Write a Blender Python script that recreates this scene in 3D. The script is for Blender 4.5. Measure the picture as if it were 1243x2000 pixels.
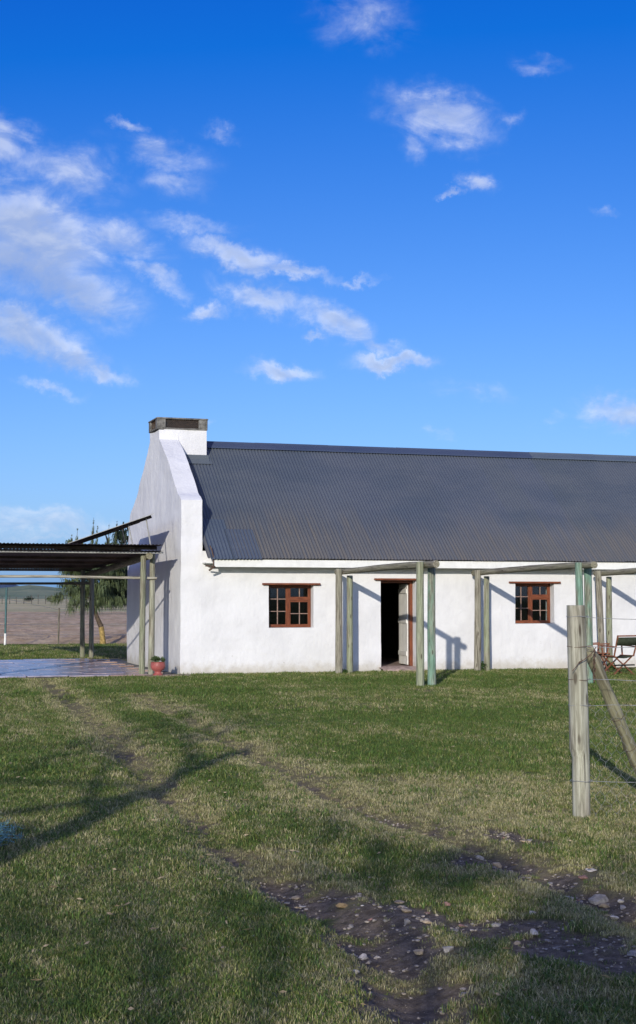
import bpy, math, random
import numpy as np
from math import sin, cos, tan, pi, radians, sqrt, atan2
from mathutils import Vector, Matrix
random.seed(7)
rng = np.random.default_rng(11)
sc = bpy.context.scene
COL = sc.collection
for o in list(bpy.data.objects):
    bpy.data.objects.remove(o)

# ------------------------------------------------------------------ camera
YAW = radians(18.2); PITCH = radians(3.325); EYE = 1.65
FWD = Vector((sin(YAW)*cos(PITCH), cos(YAW)*cos(PITCH), sin(PITCH)))
cam = bpy.data.cameras.new('camera'); camo = bpy.data.objects.new('camera', cam); COL.objects.link(camo)
camo.location = (0, 0, EYE)
camo.rotation_euler = FWD.to_track_quat('-Z', 'Y').to_euler()
cam.sensor_fit = 'VERTICAL'; cam.sensor_height = 36.0; cam.sensor_width = 36.0
cam.lens = 36.0*2840/2000
cam.clip_end = 20000; cam.clip_start = .05
sc.camera = camo

# ------------------------------------------------------------------ sun, sky, exposure
SUN_EL = radians(14.5); SUN_AZ = radians(28.2)       # the light travels towards +y, turned 28 degrees to +x
LD = Vector((sin(SUN_AZ)*cos(SUN_EL), cos(SUN_AZ)*cos(SUN_EL), -sin(SUN_EL)))
sun = bpy.data.lights.new('sun', 'SUN'); suno = bpy.data.objects.new('sun', sun); COL.objects.link(suno)
sun.energy = 2.95; sun.angle = radians(.53); sun.color = (1.0, .93, .83)
suno.rotation_euler = LD.to_track_quat('-Z', 'Y').to_euler()
suno.location = (-20, -40, 15)
vs = sc.view_settings
vs.view_transform = 'Standard'; vs.look = 'None'; vs.gamma = 1; vs.exposure = .27; vs.use_curve_mapping = False
sc.render.engine = 'CYCLES'
sc.cycles.max_bounces = 6; sc.cycles.diffuse_bounces = 3; sc.cycles.transparent_max_bounces = 12
sc.cycles.caustics_reflective = False; sc.cycles.caustics_refractive = False

world = bpy.data.worlds.new('World'); sc.world = world; world.use_nodes = True
WN = world.node_tree; WL = WN.links


def node(nt, t, **kw):
    n = nt.nodes.new(t)
    for k, v in kw.items():
        if k.startswith('i_'):
            n.inputs[k[2:]].default_value = v
        else:
            setattr(n, k, v)
    return n


def mth(nt, op, a, b=None, c=None, clamp=False):
    n = nt.nodes.new('ShaderNodeMath'); n.operation = op; n.use_clamp = clamp
    for i, v in enumerate((a, b, c)):
        if v is None: continue
        if isinstance(v, (int, float)): n.inputs[i].default_value = v
        else: nt.links.new(v, n.inputs[i])
    return n.outputs[0]


def mapr(nt, v, a, b, c=0., d=1., smooth=True):
    n = nt.nodes.new('ShaderNodeMapRange'); n.interpolation_type = 'SMOOTHSTEP' if smooth else 'LINEAR'
    nt.links.new(v, n.inputs[0])
    for i, x in zip((1, 2, 3, 4), (a, b, c, d)): n.inputs[i].default_value = x
    return n.outputs[0]


def mixc(nt, f, a, b, blend='MIX'):
    n = nt.nodes.new('ShaderNodeMix'); n.data_type = 'RGBA'; n.blend_type = blend
    for s, v in ((n.inputs[0], f), (n.inputs[6], a), (n.inputs[7], b)):
        if isinstance(v, (int, float)): s.default_value = v
        elif isinstance(v, tuple): s.default_value = (*v[:3], 1)
        else: nt.links.new(v, s)
    return n.outputs[2]


def vm(nt, op, a, b=None):
    n = nt.nodes.new('ShaderNodeVectorMath'); n.operation = op
    for i, v in enumerate((a, b)):
        if v is None: continue
        if isinstance(v, (tuple, list, Vector)): n.inputs[i].default_value = tuple(v)
        else: nt.links.new(v, n.inputs[i])
    return n


def make_world():
    nt = WN
    bg = nt.nodes['Background']
    sky = nt.nodes.new('ShaderNodeTexSky'); sky.sky_type = 'NISHITA'; sky.sun_disc = False
    sky.sun_elevation = SUN_EL; sky.sun_rotation = radians(208.2)
    sky.air_density = 1.0; sky.dust_density = 1.0; sky.ozone_density = 1.5
    tc = nt.nodes.new('ShaderNodeTexCoord'); D = tc.outputs['Generated']
    sep = nt.nodes.new('ShaderNodeSeparateXYZ'); WL.new(D, sep.inputs[0])
    sr = nt.nodes.new('ShaderNodeSeparateColor'); WL.new(sky.outputs[0], sr.inputs[0])
    # deepen the blue of the clear sky: subtract a little red and green, lift the blue
    r = mth(nt, 'MAXIMUM', mth(nt, 'MULTIPLY', mth(nt, 'SUBTRACT', sr.outputs[0], SKY_R[0]), SKY_R[1]), .01)
    g = mth(nt, 'MAXIMUM', mth(nt, 'MULTIPLY', mth(nt, 'SUBTRACT', sr.outputs[1], SKY_G[0]), SKY_G[1]), .2)
    el = mth(nt, 'MAXIMUM', sep.outputs[2], 0.)
    h2 = mth(nt, 'MULTIPLY', mth(nt, 'POWER', 2.718, mth(nt, 'MULTIPLY', el, -28.)), .42)
    r = mth(nt, 'MAXIMUM', mth(nt, 'SUBTRACT', r, mth(nt, 'MULTIPLY', h2, 1.3)), .01)
    g = mth(nt, 'ADD', g, mth(nt, 'MULTIPLY', h2, 1.3))
    h3 = mth(nt, 'POWER', 2.718, mth(nt, 'MULTIPLY', el, -8.5))
    r = mth(nt, 'ADD', r, mth(nt, 'MULTIPLY', h3, 1.0)); g = mth(nt, 'ADD', g, mth(nt, 'MULTIPLY', h3, 1.1))
    hz = mth(nt, 'POWER', 2.718, mth(nt, 'MULTIPLY', el, -9.))
    b = mth(nt, 'ADD', mth(nt, 'MULTIPLY', sr.outputs[2], SKY_B[1]), mth(nt, 'ADD', mth(nt, 'MULTIPLY', hz, SKY_B[2]), SKY_B[0]))
    cr = nt.nodes.new('ShaderNodeCombineColor')
    for i, v in enumerate((r, g, b)): WL.new(v, cr.inputs[i])
    blue = cr.outputs[0]
    # cloud layer in fixed directions of the sky
    F = Vector((sin(YAW), cos(YAW), 0)); R = Vector((cos(YAW), -sin(YAW), 0)); F2 = FWD
    U2 = R.cross(F2)
    dz = mth(nt, 'MAXIMUM', vm(nt, 'DOT_PRODUCT', D, F2).outputs['Value'], .25)
    px = mth(nt, 'DIVIDE', vm(nt, 'DOT_PRODUCT', D, R).outputs['Value'], dz)
    py = mth(nt, 'DIVIDE', vm(nt, 'DOT_PRODUCT', D, U2).outputs['Value'], dz)
    cb = nt.nodes.new('ShaderNodeCombineXYZ'); WL.new(px, cb.inputs[0]); WL.new(py, cb.inputs[1])
    P = cb.outputs[0]
    wn = node(nt, 'ShaderNodeTexNoise', i_Scale=30., i_Detail=7., i_Roughness=.66); WL.new(P, wn.inputs['Vector'])
    off = vm(nt, 'SCALE', vm(nt, 'SUBTRACT', wn.outputs['Color'], (.5, .5, .5)).outputs[0]); off.inputs['Scale'].default_value = .040
    Pw = vm(nt, 'ADD', P, off.outputs[0]).outputs[0]

    def field(Pv, lst=None):
        best = None
        for (cx, cy, rx, ry, rot, st) in (lst or CLOUDS):
            m = nt.nodes.new('ShaderNodeMapping'); m.vector_type = 'TEXTURE'
            m.inputs['Location'].default_value = ((cx-621.5)/2840, (1000-cy)/2840, 0)
            m.inputs['Rotation'].default_value = (0, 0, radians(-rot))
            m.inputs['Scale'].default_value = (rx/2840, ry/2840, 1)
            WL.new(Pv, m.inputs['Vector'])
            L = vm(nt, 'LENGTH', m.outputs[0]).outputs['Value']
            v = mapr(nt, L, 1.7, .0, 0., st)
            best = v if best is None else mth(nt, 'MAXIMUM', best, v)
        return best
    base = field(Pw)
    nm = nt.nodes.new('ShaderNodeMapping'); nm.inputs['Rotation'].default_value = (0, 0, radians(18)); nm.inputs['Scale'].default_value = (1, 1.9, 1)
    WL.new(P, nm.inputs['Vector'])
    n1 = node(nt, 'ShaderNodeTexNoise', i_Scale=21., i_Detail=9., i_Roughness=.62, i_Distortion=.5); WL.new(nm.outputs[0], n1.inputs['Vector'])
    dens = mth(nt, 'ADD', base, mth(nt, 'MULTIPLY', mth(nt, 'SUBTRACT', n1.outputs[0], .5), 1.5))
    dens = mapr(nt, dens, .05, 1.45, 0., 1.)
    dens = mth(nt, 'MULTIPLY', dens, mapr(nt, base, .0, .55))
    veil = mth(nt, 'MULTIPLY', mapr(nt, base, .0, .7), mapr(nt, n1.outputs[0], .34, .66, 0., .42))
    dens = mth(nt, 'MAXIMUM', dens, veil)
    # a shifted sample of the noise gives lit tops and shaded undersides
    sh = vm(nt, 'ADD', nm.outputs[0], (-.004, .012, 0)).outputs[0]
    n2 = node(nt, 'ShaderNodeTexNoise', i_Scale=21., i_Detail=3., i_Roughness=.5, i_Distortion=.5); WL.new(sh, n2.inputs['Vector'])
    lit = mapr(nt, mth(nt, 'SUBTRACT', n1.outputs[0], n2.outputs[0]), -.14, .12)
    thick = mapr(nt, mth(nt, 'MULTIPLY', base, dens), .4, .95)
    cc = mixc(nt, lit, (4.6, 5.3, 7.1), (7.5, 7.9, 8.8))
    cc = mixc(nt, mth(nt, 'MULTIPLY', thick, .6), cc, (3.3, 4.1, 6.0))
    under = field(Pw, [(60, 545, 150, 48, 24, 1.), (150, 590, 80, 20, 20, .9), (70, 690, 120, 26, 20, .9), (500, 545, 90, 14, 12, .5), (620, 665, 90, 16, 25, .5), (1210, 822, 70, 14, 4, .9)])
    cc = mixc(nt, mth(nt, 'MULTIPLY', under, .85), cc, (2.9, 3.7, 5.7))
    # unseen cloud over the rest of the sky, cover raised to whiten the fill light
    back = mapr(nt, vm(nt, 'DOT_PRODUCT', D, F2).outputs['Value'], .9, .6)
    n3 = node(nt, 'ShaderNodeTexNoise', i_Scale=4., i_Detail=6., i_Roughness=.6); WL.new(D, n3.inputs['Vector'])
    d3 = mth(nt, 'MULTIPLY', mapr(nt, n3.outputs[0], .40, .60), back)
    dens = mth(nt, 'MAXIMUM', dens, mth(nt, 'MULTIPLY', d3, .7))
    dens = mth(nt, 'MULTIPLY', dens, .80)
    out = mixc(nt, dens, blue, cc)
    WL.new(out, bg.inputs['Color'])
    bg.inputs['Strength'].default_value = .097
    world.cycles.sampling_method = 'MANUAL'; world.cycles.sample_map_resolution = 512


SKY_R = (1.75, .62); SKY_G = (1.35, .86); SKY_B = (.9, 1.15, 2.6)
CLOUDS = [(60, 470, 165, 95, 28, 1.35), (145, 560, 125, 48, 20, 1.1), (45, 645, 120, 50, 18, 1.2), (140, 690, 110, 32, 20, .85),
          (212, 724, 48, 20, 22, 1.), (0, 270, 80, 50, 35, .9), (120, 335, 130, 48, 15, .72), (310, 305, 95, 40, 15, .68), (330, 360, 80, 30, 10, .6),
          (430, 260, 40, 20, 18, .6), (257, 235, 30, 13, 20, .6), (460, 498, 95, 28, 14, 1.05), (570, 530, 90, 15, 8, .85), (520, 582, 115, 28, 14, .95),
          (650, 632, 95, 33, 25, 1.05), (740, 672, 50, 16, 10, .85), (766, 703, 75, 17, 2, 1.15), (550, 720, 68, 20, 6, .95), (865, 228, 110, 50, 12, 1.0),
          (800, 285, 35, 28, 50, .6), (935, 358, 34, 22, 25, .85), (885, 370, 26, 9, 0, .8), (700, 40, 100, 50, 10, .55), (1205, 800, 85, 32, 4, 1.0),
          (1080, 808, 35, 15, 0, .55), (310, 545, 80, 22, 22, .85), (90, 752, 60, 15, 12, .8), (225, 470, 110, 40, 22, .75), (375, 445, 95, 20, 6, .62),
          (90, 1020, 260, 26, 2, .68), (60, 1000, 150, 12, 0, .6), (140, 1045, 200, 10, -2, .6), (1050, 130, 50, 20, 12, .5), (996, 222, 20, 24, 60, .55), (400, 610, 45, 16, -12, .85),
          (850, 845, 28, 12, 20, .5), (915, 768, 85, 20, 5, .45), (620, 660, 22, 9, 0, .8), (415, 820, 22, 8, 0, .5), (1180, 412, 22, 10, 5, .45),
          (690, 545, 50, 9, -4, .6)]
make_world()

# ------------------------------------------------------------------ numpy noise
def _hash(ix, iy, s):
    h = (ix.astype(np.int64)*374761393 + iy.astype(np.int64)*668265263 + s*1442695041) & 0x7fffffff
    h = ((h ^ (h >> 13))*1274126177) & 0x7fffffff
    return ((h ^ (h >> 16)) & 0xffff)/65535.


def vnoise(x, y, s=0):
    x = np.asarray(x, float); y = np.asarray(y, float)
    ix = np.floor(x); iy = np.floor(y); fx = x-ix; fy = y-iy
    fx = fx*fx*(3-2*fx); fy = fy*fy*(3-2*fy)
    a = _hash(ix, iy, s); b = _hash(ix+1, iy, s); c = _hash(ix, iy+1, s); d = _hash(ix+1, iy+1, s)
    return (a*(1-fx)+b*fx)*(1-fy)+(c*(1-fx)+d*fx)*fy


def fbm(x, y, s=0, o=4):
    r = 0; a = .5; t = 0
    for k in range(o):
        r = r+a*vnoise(np.asarray(x)*2**k, np.asarray(y)*2**k, s+k*17); t += a; a *= .5
    return r/t


def sstep(v, a, b):
    t = np.clip((v-a)/(b-a), 0, 1); return t*t*(3-2*t)

# ------------------------------------------------------------------ object helpers
def tag(o, label=None, cat=None, group=None, kind=None):
    if label: o['label'] = label
    if cat: o['category'] = cat
    if group: o['group'] = group
    if kind: o['kind'] = kind
    return o


def empty(name, loc, label, cat, group=None):
    o = bpy.data.objects.new(name, None); COL.objects.link(o); o.location = loc; o.empty_display_size = .2
    o['_w'] = list(loc)
    return tag(o, label, cat, group)


class MB:
    def __init__(s): s.v = []; s.f = []; s.g = []; s.m = []

    def add(s, vs, fs, gc=None):
        n = len(s.v); s.v += [tuple(v) for v in vs]; s.f += [tuple(n+i for i in f) for f in fs]
        s.g += list(gc) if gc is not None else [tuple(v) for v in vs]

    def box(s, a, b, M=None, ch=0.0):
        x0, y0, z0 = a; x1, y1, z1 = b
        if ch <= 0:
            vs = [(x, y, z) for z in (z0, z1) for y in (y0, y1) for x in (x0, x1)]
            fs = [(0, 2, 3, 1), (4, 5, 7, 6), (0, 1, 5, 4), (2, 6, 7, 3), (0, 4, 6, 2), (1, 3, 7, 5)]
        else:
            bm = bmesh_box(a, b, ch); vs, fs = bm
        g = list(vs)
        d = (x1-x0, y1-y0, z1-z0); ax = d.index(max(d))
        if ax == 0: g = [(v[1], v[2], v[0]) for v in vs]
        elif ax == 1: g = [(v[2], v[0], v[1]) for v in vs]
        if M is not None: vs = [M @ Vector(v) for v in vs]
        s.add(vs, fs, g)

    def tube(s, pts, rad, n=10, cap=True, wob=0., seed=0):
        pts = [Vector(p) for p in pts]
        if isinstance(rad, (int, float)): rad = [rad]*len(pts)
        r = random.Random(seed)
        ph = [r.uniform(0, 6.28) for _ in range(4)]
        vs = []; g = []; L = 0; prev = None
        up = None
        for i, p in enumerate(pts):
            t = (pts[min(i+1, len(pts)-1)]-pts[max(i-1, 0)]).normalized()
            if up is None:
                up = Vector((0, 0, 1)) if abs(t.z) < .9 else Vector((1, 0, 0))
            a = t.cross(up).normalized(); b = t.cross(a).normalized()
            if i: L += (p-pts[i-1]).length
            for k in range(n):
                th = 2*pi*k/n
                w = 1+wob*(sin(2*th+ph[0]+L*.7)+.6*sin(3*th+ph[1]-L*1.3)+.4*sin(L*4+ph[2]))
                q = (a*cos(th)+b*sin(th))*rad[i]*w
                vs.append(p+q); g.append((cos(th)*rad[i], sin(th)*rad[i], L+seed*3.1))
        fs = []
        for i in range(len(pts)-1):
            for k in range(n):
                k2 = (k+1) % n
                fs.append((i*n+k, i*n+k2, (i+1)*n+k2, (i+1)*n+k))
        if cap:
            fs.append(tuple(range(n-1, -1, -1))); fs.append(tuple(range((len(pts)-1)*n, len(pts)*n)))
        s.add(vs, fs, g)

    def bar(s, p, q, w, h):
        """rectangular bar between two points"""
        p = Vector(p); q = Vector(q); t = (q-p).normalized()
        up = Vector((0, 0, 1)) if abs(t.z) < .9 else Vector((0, 1, 0))
        a = t.cross(up).normalized()*w/2; b = t.cross(a).normalized()*h/2
        vs = [c+sa*a+sb*b for c in (p, q) for sb in (-1, 1) for sa in (-1, 1)]
        L = (q-p).length
        g = [(sa*w/2, sb*h/2, l) for l in (0, L) for sb in (-1, 1) for sa in (-1, 1)]
        s.add(vs, [(0, 1, 3, 2), (4, 6, 7, 5), (0, 4, 5, 1), (2, 3, 7, 6), (0, 2, 6, 4), (1, 5, 7, 3)], g)

    def build(s, name, mat, parent=None, smooth=False, color=None, bevel=0, label=None, loc=None):
        w = Vector((0, 0, 0))
        if parent is not None:
            w = Vector(parent['_w'])
        elif loc is not None:
            w = Vector(loc)
        me = bpy.data.meshes.new(name)
        me.from_pydata([tuple(Vector(v)-w) for v in s.v], [], s.f)
        at = me.attributes.new('gc', 'FLOAT_VECTOR', 'POINT')
        at.data.foreach_set('vector', np.array(s.g, 'f').ravel())
        if mat: me.materials.append(mat)
        if smooth: me.shade_smooth()
        me.validate(); me.update()
        o = bpy.data.objects.new(name, me); COL.objects.link(o)
        o['_w'] = list(w)
        if parent is not None: o.parent = parent
        else: o.location = w
        if color: o.color = (*color, 1)
        if label: o['label'] = label
        if smooth:
            me.set_sharp_from_angle(angle=radians(50))
        if bevel:
            m = o.modifiers.new('bevel', 'BEVEL'); m.width = bevel; m.segments = 2; m.limit_method = 'ANGLE'; m.angle_limit = radians(40)
        return o


def bmesh_box(a, b, ch):
    import bmesh
    bm = bmesh.new(); bmesh.ops.create_cube(bm, size=1)
    for v in bm.verts:
        for i in range(3): v.co[i] = a[i] if v.co[i] < 0 else b[i]
    bmesh.ops.bevel(bm, geom=list(bm.edges), offset=ch, segments=1, affect='EDGES')
    bm.verts.index_update()
    vs = [tuple(v.co) for v in bm.verts]; fs = [tuple(v.index for v in f.verts) for f in bm.faces]
    bm.free(); return vs, fs


def grid_obj(name, X, Y, Z, mat, parent=None, smooth=True, attrs=None):
    """X,Y,Z 2-d arrays -> one sheet"""
    n, m = X.shape
    co = np.stack([X, Y, Z], -1).reshape(-1, 3)
    if parent is not None: co = co-np.array(parent['_w'])
    idx = np.arange(n*m).reshape(n, m)
    q = np.stack([idx[:-1, :-1], idx[1:, :-1], idx[1:, 1:], idx[:-1, 1:]], -1).reshape(-1, 4)
    me = bpy.data.meshes.new(name)
    me.vertices.add(n*m); me.vertices.foreach_set('co', co.astype('f').ravel())
    me.loops.add(q.size); me.loops.foreach_set('vertex_index', q.astype('i').ravel())
    me.polygons.add(len(q)); me.polygons.foreach_set('loop_start', (np.arange(len(q))*4).astype('i'))
    me.update(calc_edges=True)
    for k, v in (attrs or {}).items():
        a = me.attributes.new(k, 'FLOAT', 'POINT'); a.data.foreach_set('value', v.astype('f').ravel())
    if smooth: me.shade_smooth()
    me.materials.append(mat)
    o = bpy.data.objects.new(name, me); COL.objects.link(o)
    if parent is not None: o.parent = parent; o['_w'] = parent['_w']
    return o

# ------------------------------------------------------------------ materials
def mat(name, rough=.8, spec=.3):
    m = bpy.data.materials.new(name); m.use_nodes = True
    nt = m.node_tree; b = nt.nodes['Principled BSDF']
    b.inputs['Roughness'].default_value = rough; b.inputs['Specular IOR Level'].default_value = spec
    return m, nt, b


def noise(nt, vec, scale, detail=4, rough=.55, dist=0.):
    n = node(nt, 'ShaderNodeTexNoise', i_Scale=scale, i_Detail=detail, i_Roughness=rough, i_Distortion=dist)
    if vec is not None: nt.links.new(vec, n.inputs['Vector'])
    return n.outputs[0]


def bump(nt, b, h, strength=.3, dist=.01, prev=None):
    n = node(nt, 'ShaderNodeBump', i_Strength=strength, i_Distance=dist)
    nt.links.new(h, n.inputs['Height'])
    if prev is not None: nt.links.new(prev, n.inputs['Normal'])
    nt.links.new(n.outputs[0], b.inputs['Normal']); return n.outputs[0]


def wpos(nt):
    return nt.nodes.new('ShaderNodeNewGeometry').outputs['Position']


def mapping(nt, vec, scale=(1, 1, 1), rot=(0, 0, 0)):
    m = nt.nodes.new('ShaderNodeMapping'); m.inputs['Scale'].default_value = scale; m.inputs['Rotation'].default_value = rot
    nt.links.new(vec, m.inputs['Vector']); return m.outputs[0]


def m_plaster():
    m, nt, b = mat('lime_plaster', .9, .15); P = wpos(nt)
    sep = nt.nodes.new('ShaderNodeSeparateXYZ'); nt.links.new(P, sep.inputs[0])
    c = mixc(nt, mapr(nt, noise(nt, P, 1.3, 5, .6), .35, .7), (.76, .76, .76), (.69, .69, .69))
    streak = noise(nt, mapping(nt, P, (5, 5, .45)), 1.6, 4, .6)
    c = mixc(nt, mapr(nt, streak, .5, .78, 0, .18), c, (.60, .60, .60))
    low = mth(nt, 'ADD', sep.outputs[2], mth(nt, 'MULTIPLY', noise(nt, P, 5, 5, .65), .5))
    c = mixc(nt, mapr(nt, low, .56, .24, 0, .7), c, (.46, .42, .34))
    blot = noise(nt, P, 9, 6, .7)
    c = mixc(nt, mth(nt, 'MULTIPLY', mapr(nt, blot, .66, .72), mapr(nt, low, 1.1, .3)), c, (.36, .35, .30))
    nt.links.new(c, b.inputs['Base Color'])
    p = bump(nt, b, noise(nt, P, 3.2, 3, .5), .55, .05)
    p = bump(nt, b, noise(nt, mapping(nt, P, (1, 1, .6), (0, .5, 0)), 14, 4, .6), .42, .016, p)
    bump(nt, b, noise(nt, P, 90, 3, .6), .25, .003, p)
    return m


def m_wood(name='weathered_pole', rough=.85):
    m, nt, b = mat(name, rough, .2)
    a = nt.nodes.new('ShaderNodeAttribute'); a.attribute_name = 'gc'; G = a.outputs['Vector']
    oi = nt.nodes.new('ShaderNodeObjectInfo'); C = oi.outputs['Color']
    st = noise(nt, mapping(nt, G, (26, 26, 1.5)), 1.6, 6, .65, .3)
    big = noise(nt, mapping(nt, G, (4, 4, 1.2)), 1.3, 4, .6)
    dk = mixc(nt, 1., C, (.60, .58, .53), 'MULTIPLY')
    lt = mixc(nt, 1., C, (1.08, 1.07, 1.02), 'MULTIPLY')
    c = mixc(nt, mapr(nt, st, .38, .62), dk, lt)
    br = mixc(nt, mapr(nt, big, .42, .66, 0, .75), c, mixc(nt, mapr(nt, st, .4, .6), (.13, .115, .085), (.33, .30, .24)))
    crack = noise(nt, mapping(nt, G, (45, 45, .9)), 1.2, 2, .5)
    br = mixc(nt, mapr(nt, crack, .68, .74, 0, .7), br, (.035, .03, .025))
    vo = nt.nodes.new('ShaderNodeTexVoronoi'); vo.inputs['Scale'].default_value = 1.; nt.links.new(mapping(nt, G, (9, 9, 2.6)), vo.inputs['Vector'])
    br = mixc(nt, mapr(nt, vo.outputs['Distance'], .17, .08, 0, .75), br, (.06, .045, .03))
    nt.links.new(br, b.inputs['Base Color'])
    p = bump(nt, b, st, .5, .006)
    bump(nt, b, mapr(nt, crack, .73, .66), .6, .006, p)
    return m


def m_metal_roof():
    m, nt, b = mat('painted_corrugated_steel', .6, .3); P = wpos(nt)
    sep = nt.nodes.new('ShaderNodeSeparateXYZ'); nt.links.new(P, sep.inputs[0])
    oi = nt.nodes.new('ShaderNodeObjectInfo')
    Q = mapping(nt, P, (.55, .9, 1.3))
    c = mixc(nt, mapr(nt, noise(nt, Q, 1.1, 4, .6), .35, .65), (.072, .090, .116), (.090, .105, .127))
    c = mixc(nt, 1., c, oi.outputs['Color'], 'MULTIPLY')
    # dust and rust bloom washed down towards the eave
    dm = mth(nt, 'ADD', mth(nt, 'MULTIPLY', sep.outputs[2], -1.05), mth(nt, 'MULTIPLY', noise(nt, mapping(nt, P, (.6, .2, .2)), 1.0, 4, .6), 2.2))
    dust = mapr(nt, dm, -2.9, -1.7)
    dust = mth(nt, 'MULTIPLY', dust, mapr(nt, oi.outputs['Alpha'], 0, 1))
    streak = mapr(nt, noise(nt, mapping(nt, P, (14, .5, .5)), 1.4, 4, .6), .35, .7, .35, 1)
    c = mixc(nt, mth(nt, 'MULTIPLY', mth(nt, 'MULTIPLY', dust, streak), .85), c, (.145, .130, .110))
    sp = mapr(nt, noise(nt, P, 30, 2, .5), .74, .78, 0, .5)
    c = mixc(nt, sp, c, (.3, .3, .3))
    nt.links.new(c, b.inputs['Base Color'])
    b.inputs['Metallic'].default_value = .0
    nt.links.new(mth(nt, 'ADD', mth(nt, 'MULTIPLY', dust, .2), .55), b.inputs['Roughness'])
    bump(nt, b, noise(nt, P, 4, 3, .5), .12, .03)
    return m


def m_simple(name, col, rough=.7, spec=.3, var=.25, scale=8, metal=0, bmp=.15):
    m, nt, b = mat(name, rough, spec); P = wpos(nt)
    n = noise(nt, P, scale, 5, .6)
    lo = tuple(c*(1-var) for c in col); hi = tuple(min(1, c*(1+var)) for c in col)
    nt.links.new(mixc(nt, mapr(nt, n, .3, .7), lo, hi), b.inputs['Base Color'])
    b.inputs['Metallic'].default_value = metal
    if bmp: bump(nt, b, noise(nt, P, scale*4, 4, .6), bmp, .01)
    return m


def m_stained():
    m, nt, b = mat('red_brown_stained_wood', .45, .4)
    a = nt.nodes.new('ShaderNodeAttribute'); a.attribute_name = 'gc'
    n = noise(nt, mapping(nt, a.outputs['Vector'], (30, 30, 3)), 2, 5, .6)
    nt.links.new(mixc(nt, mapr(nt, n, .3, .7), (.10, .030, .014), (.26, .078, .032)), b.inputs['Base Color'])
    bump(nt, b, n, .2, .003)
    return m


def m_glass():
    m = bpy.data.materials.new('window_glass'); m.use_nodes = True; nt = m.node_tree
    b = nt.nodes['Principled BSDF']; nt.nodes.remove(b)
    out = nt.nodes['Material Output']
    t = node(nt, 'ShaderNodeBsdfTransparent'); t.inputs[0].default_value = (.86, .9, .9, 1)
    g = node(nt, 'ShaderNodeBsdfGlossy', i_Roughness=.03)
    fr = node(nt, 'ShaderNodeFresnel', i_IOR=1.5)
    mx = node(nt, 'ShaderNodeMixShader')
    nt.links.new(fr.outputs[0], mx.inputs[0]); nt.links.new(t.outputs[0], mx.inputs[1]); nt.links.new(g.outputs[0], mx.inputs[2])
    nt.links.new(mx.outputs[0], out.inputs[0])
    return m


def m_leaf(name, a, bcol, rough=.6, trans=.25, scale=3):
    m, nt, b = mat(name, rough, .25); P = wpos(nt)
    oi = nt.nodes.new('ShaderNodeObjectInfo')
    n = noise(nt, P, scale, 4, .6)
    c = mixc(nt, mapr(nt, n, .3, .7), a, bcol)
    nt.links.new(c, b.inputs['Base Color'])
    out = nt.nodes['Material Output']
    tr = node(nt, 'ShaderNodeBsdfTranslucent'); nt.links.new(c, tr.inputs[0])
    mx = node(nt, 'ShaderNodeMixShader'); mx.inputs[0].default_value = trans
    nt.links.new(b.outputs[0], mx.inputs[1]); nt.links.new(tr.outputs[0], mx.inputs[2]); nt.links.new(mx.outputs[0], out.inputs[0])
    return m


M_PLASTER = m_plaster(); M_POLE = m_wood(); M_ROOF = m_metal_roof(); M_STAIN = m_stained(); M_GLASS = m_glass()
M_FASCIA = m_simple('white_painted_board', (.78, .78, .74), .6, .3, .06, 6, bmp=.1)
M_DOORW = m_simple('cream_painted_boards', (.76, .75, .70), .6, .3, .06, 7, bmp=.1)
M_CAP = m_simple('grey_cement', (.17, .165, .15), .9, .2, .45, 14, bmp=.4)
M_RUST = m_simple('rusty_wire', (.11, .07, .05), .8, .3, .4, 30)
M_WIRE = m_simple('galvanised_wire', (.30, .31, .31), .5, .5, .3, 20, metal=.3, bmp=0)
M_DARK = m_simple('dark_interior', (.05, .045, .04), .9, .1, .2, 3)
M_CEMENT = m_simple('pinkish_cement', (.36, .27, .23), .9, .2, .25, 9, bmp=.4)
M_CROOF = m_simple('rusty_brown_corrugated_sheet', (.085, .06, .05), .75, .3, .45, 2.5, bmp=.1)
M_GREYM = m_simple('weathered_grey_metal', (.33, .33, .32), .55, .4, .2, 6, metal=.2)
M_PAVE, _nt, _b = mat('smooth_paving_slab', .26, .5)
_oi = _nt.nodes.new('ShaderNodeObjectInfo')
_c = mixc(_nt, mapr(_nt, noise(_nt, wpos(_nt), 3, 5, .65), .3, .7), (.62, .6, .62), (1.15, 1.1, 1.1))
_nt.links.new(mixc(_nt, 1., _c, _oi.outputs['Color'], 'MULTIPLY'), _b.inputs['Base Color'])
bump(_nt, _b, noise(_nt, wpos(_nt), 25, 4, .6), .15, .004)
M_POT = m_simple('pink_red_glazed_clay', (.36, .10, .09), .45, .4, .2, 9, bmp=.1)
M_SUCC = m_leaf('succulent_leaf', (.05, .09, .035), (.13, .17, .08), .45, .1, 30)
M_CANVAS = m_simple('dark_green_canvas', (.045, .055, .035), .9, .1, .25, 25, bmp=.3)
M_CHAIRW = m_simple('reddish_brown_chair_wood', (.22, .085, .045), .5, .4, .3, 20, bmp=.1)
M_BLACK = m_simple('black_webbing_cap_shade', (.02, .02, .02), .7, .3, .2, 20, bmp=0)

# ------------------------------------------------------------------ ground
def tensor_axis(lo, hi, dense_lo, dense_hi, step, grow=1.22):
    a = list(np.arange(dense_lo, dense_hi+1e-6, step))
    s = step; x = a[-1]
    while x < hi: s *= grow; x = x+s; a.append(min(x, hi))
    s = step; x = a[0]; pre = []
    while x > lo: s *= max(grow, 1.2); x = x-s; pre.append(max(x, lo))
    return np.array(pre[::-1]+a)


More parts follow.
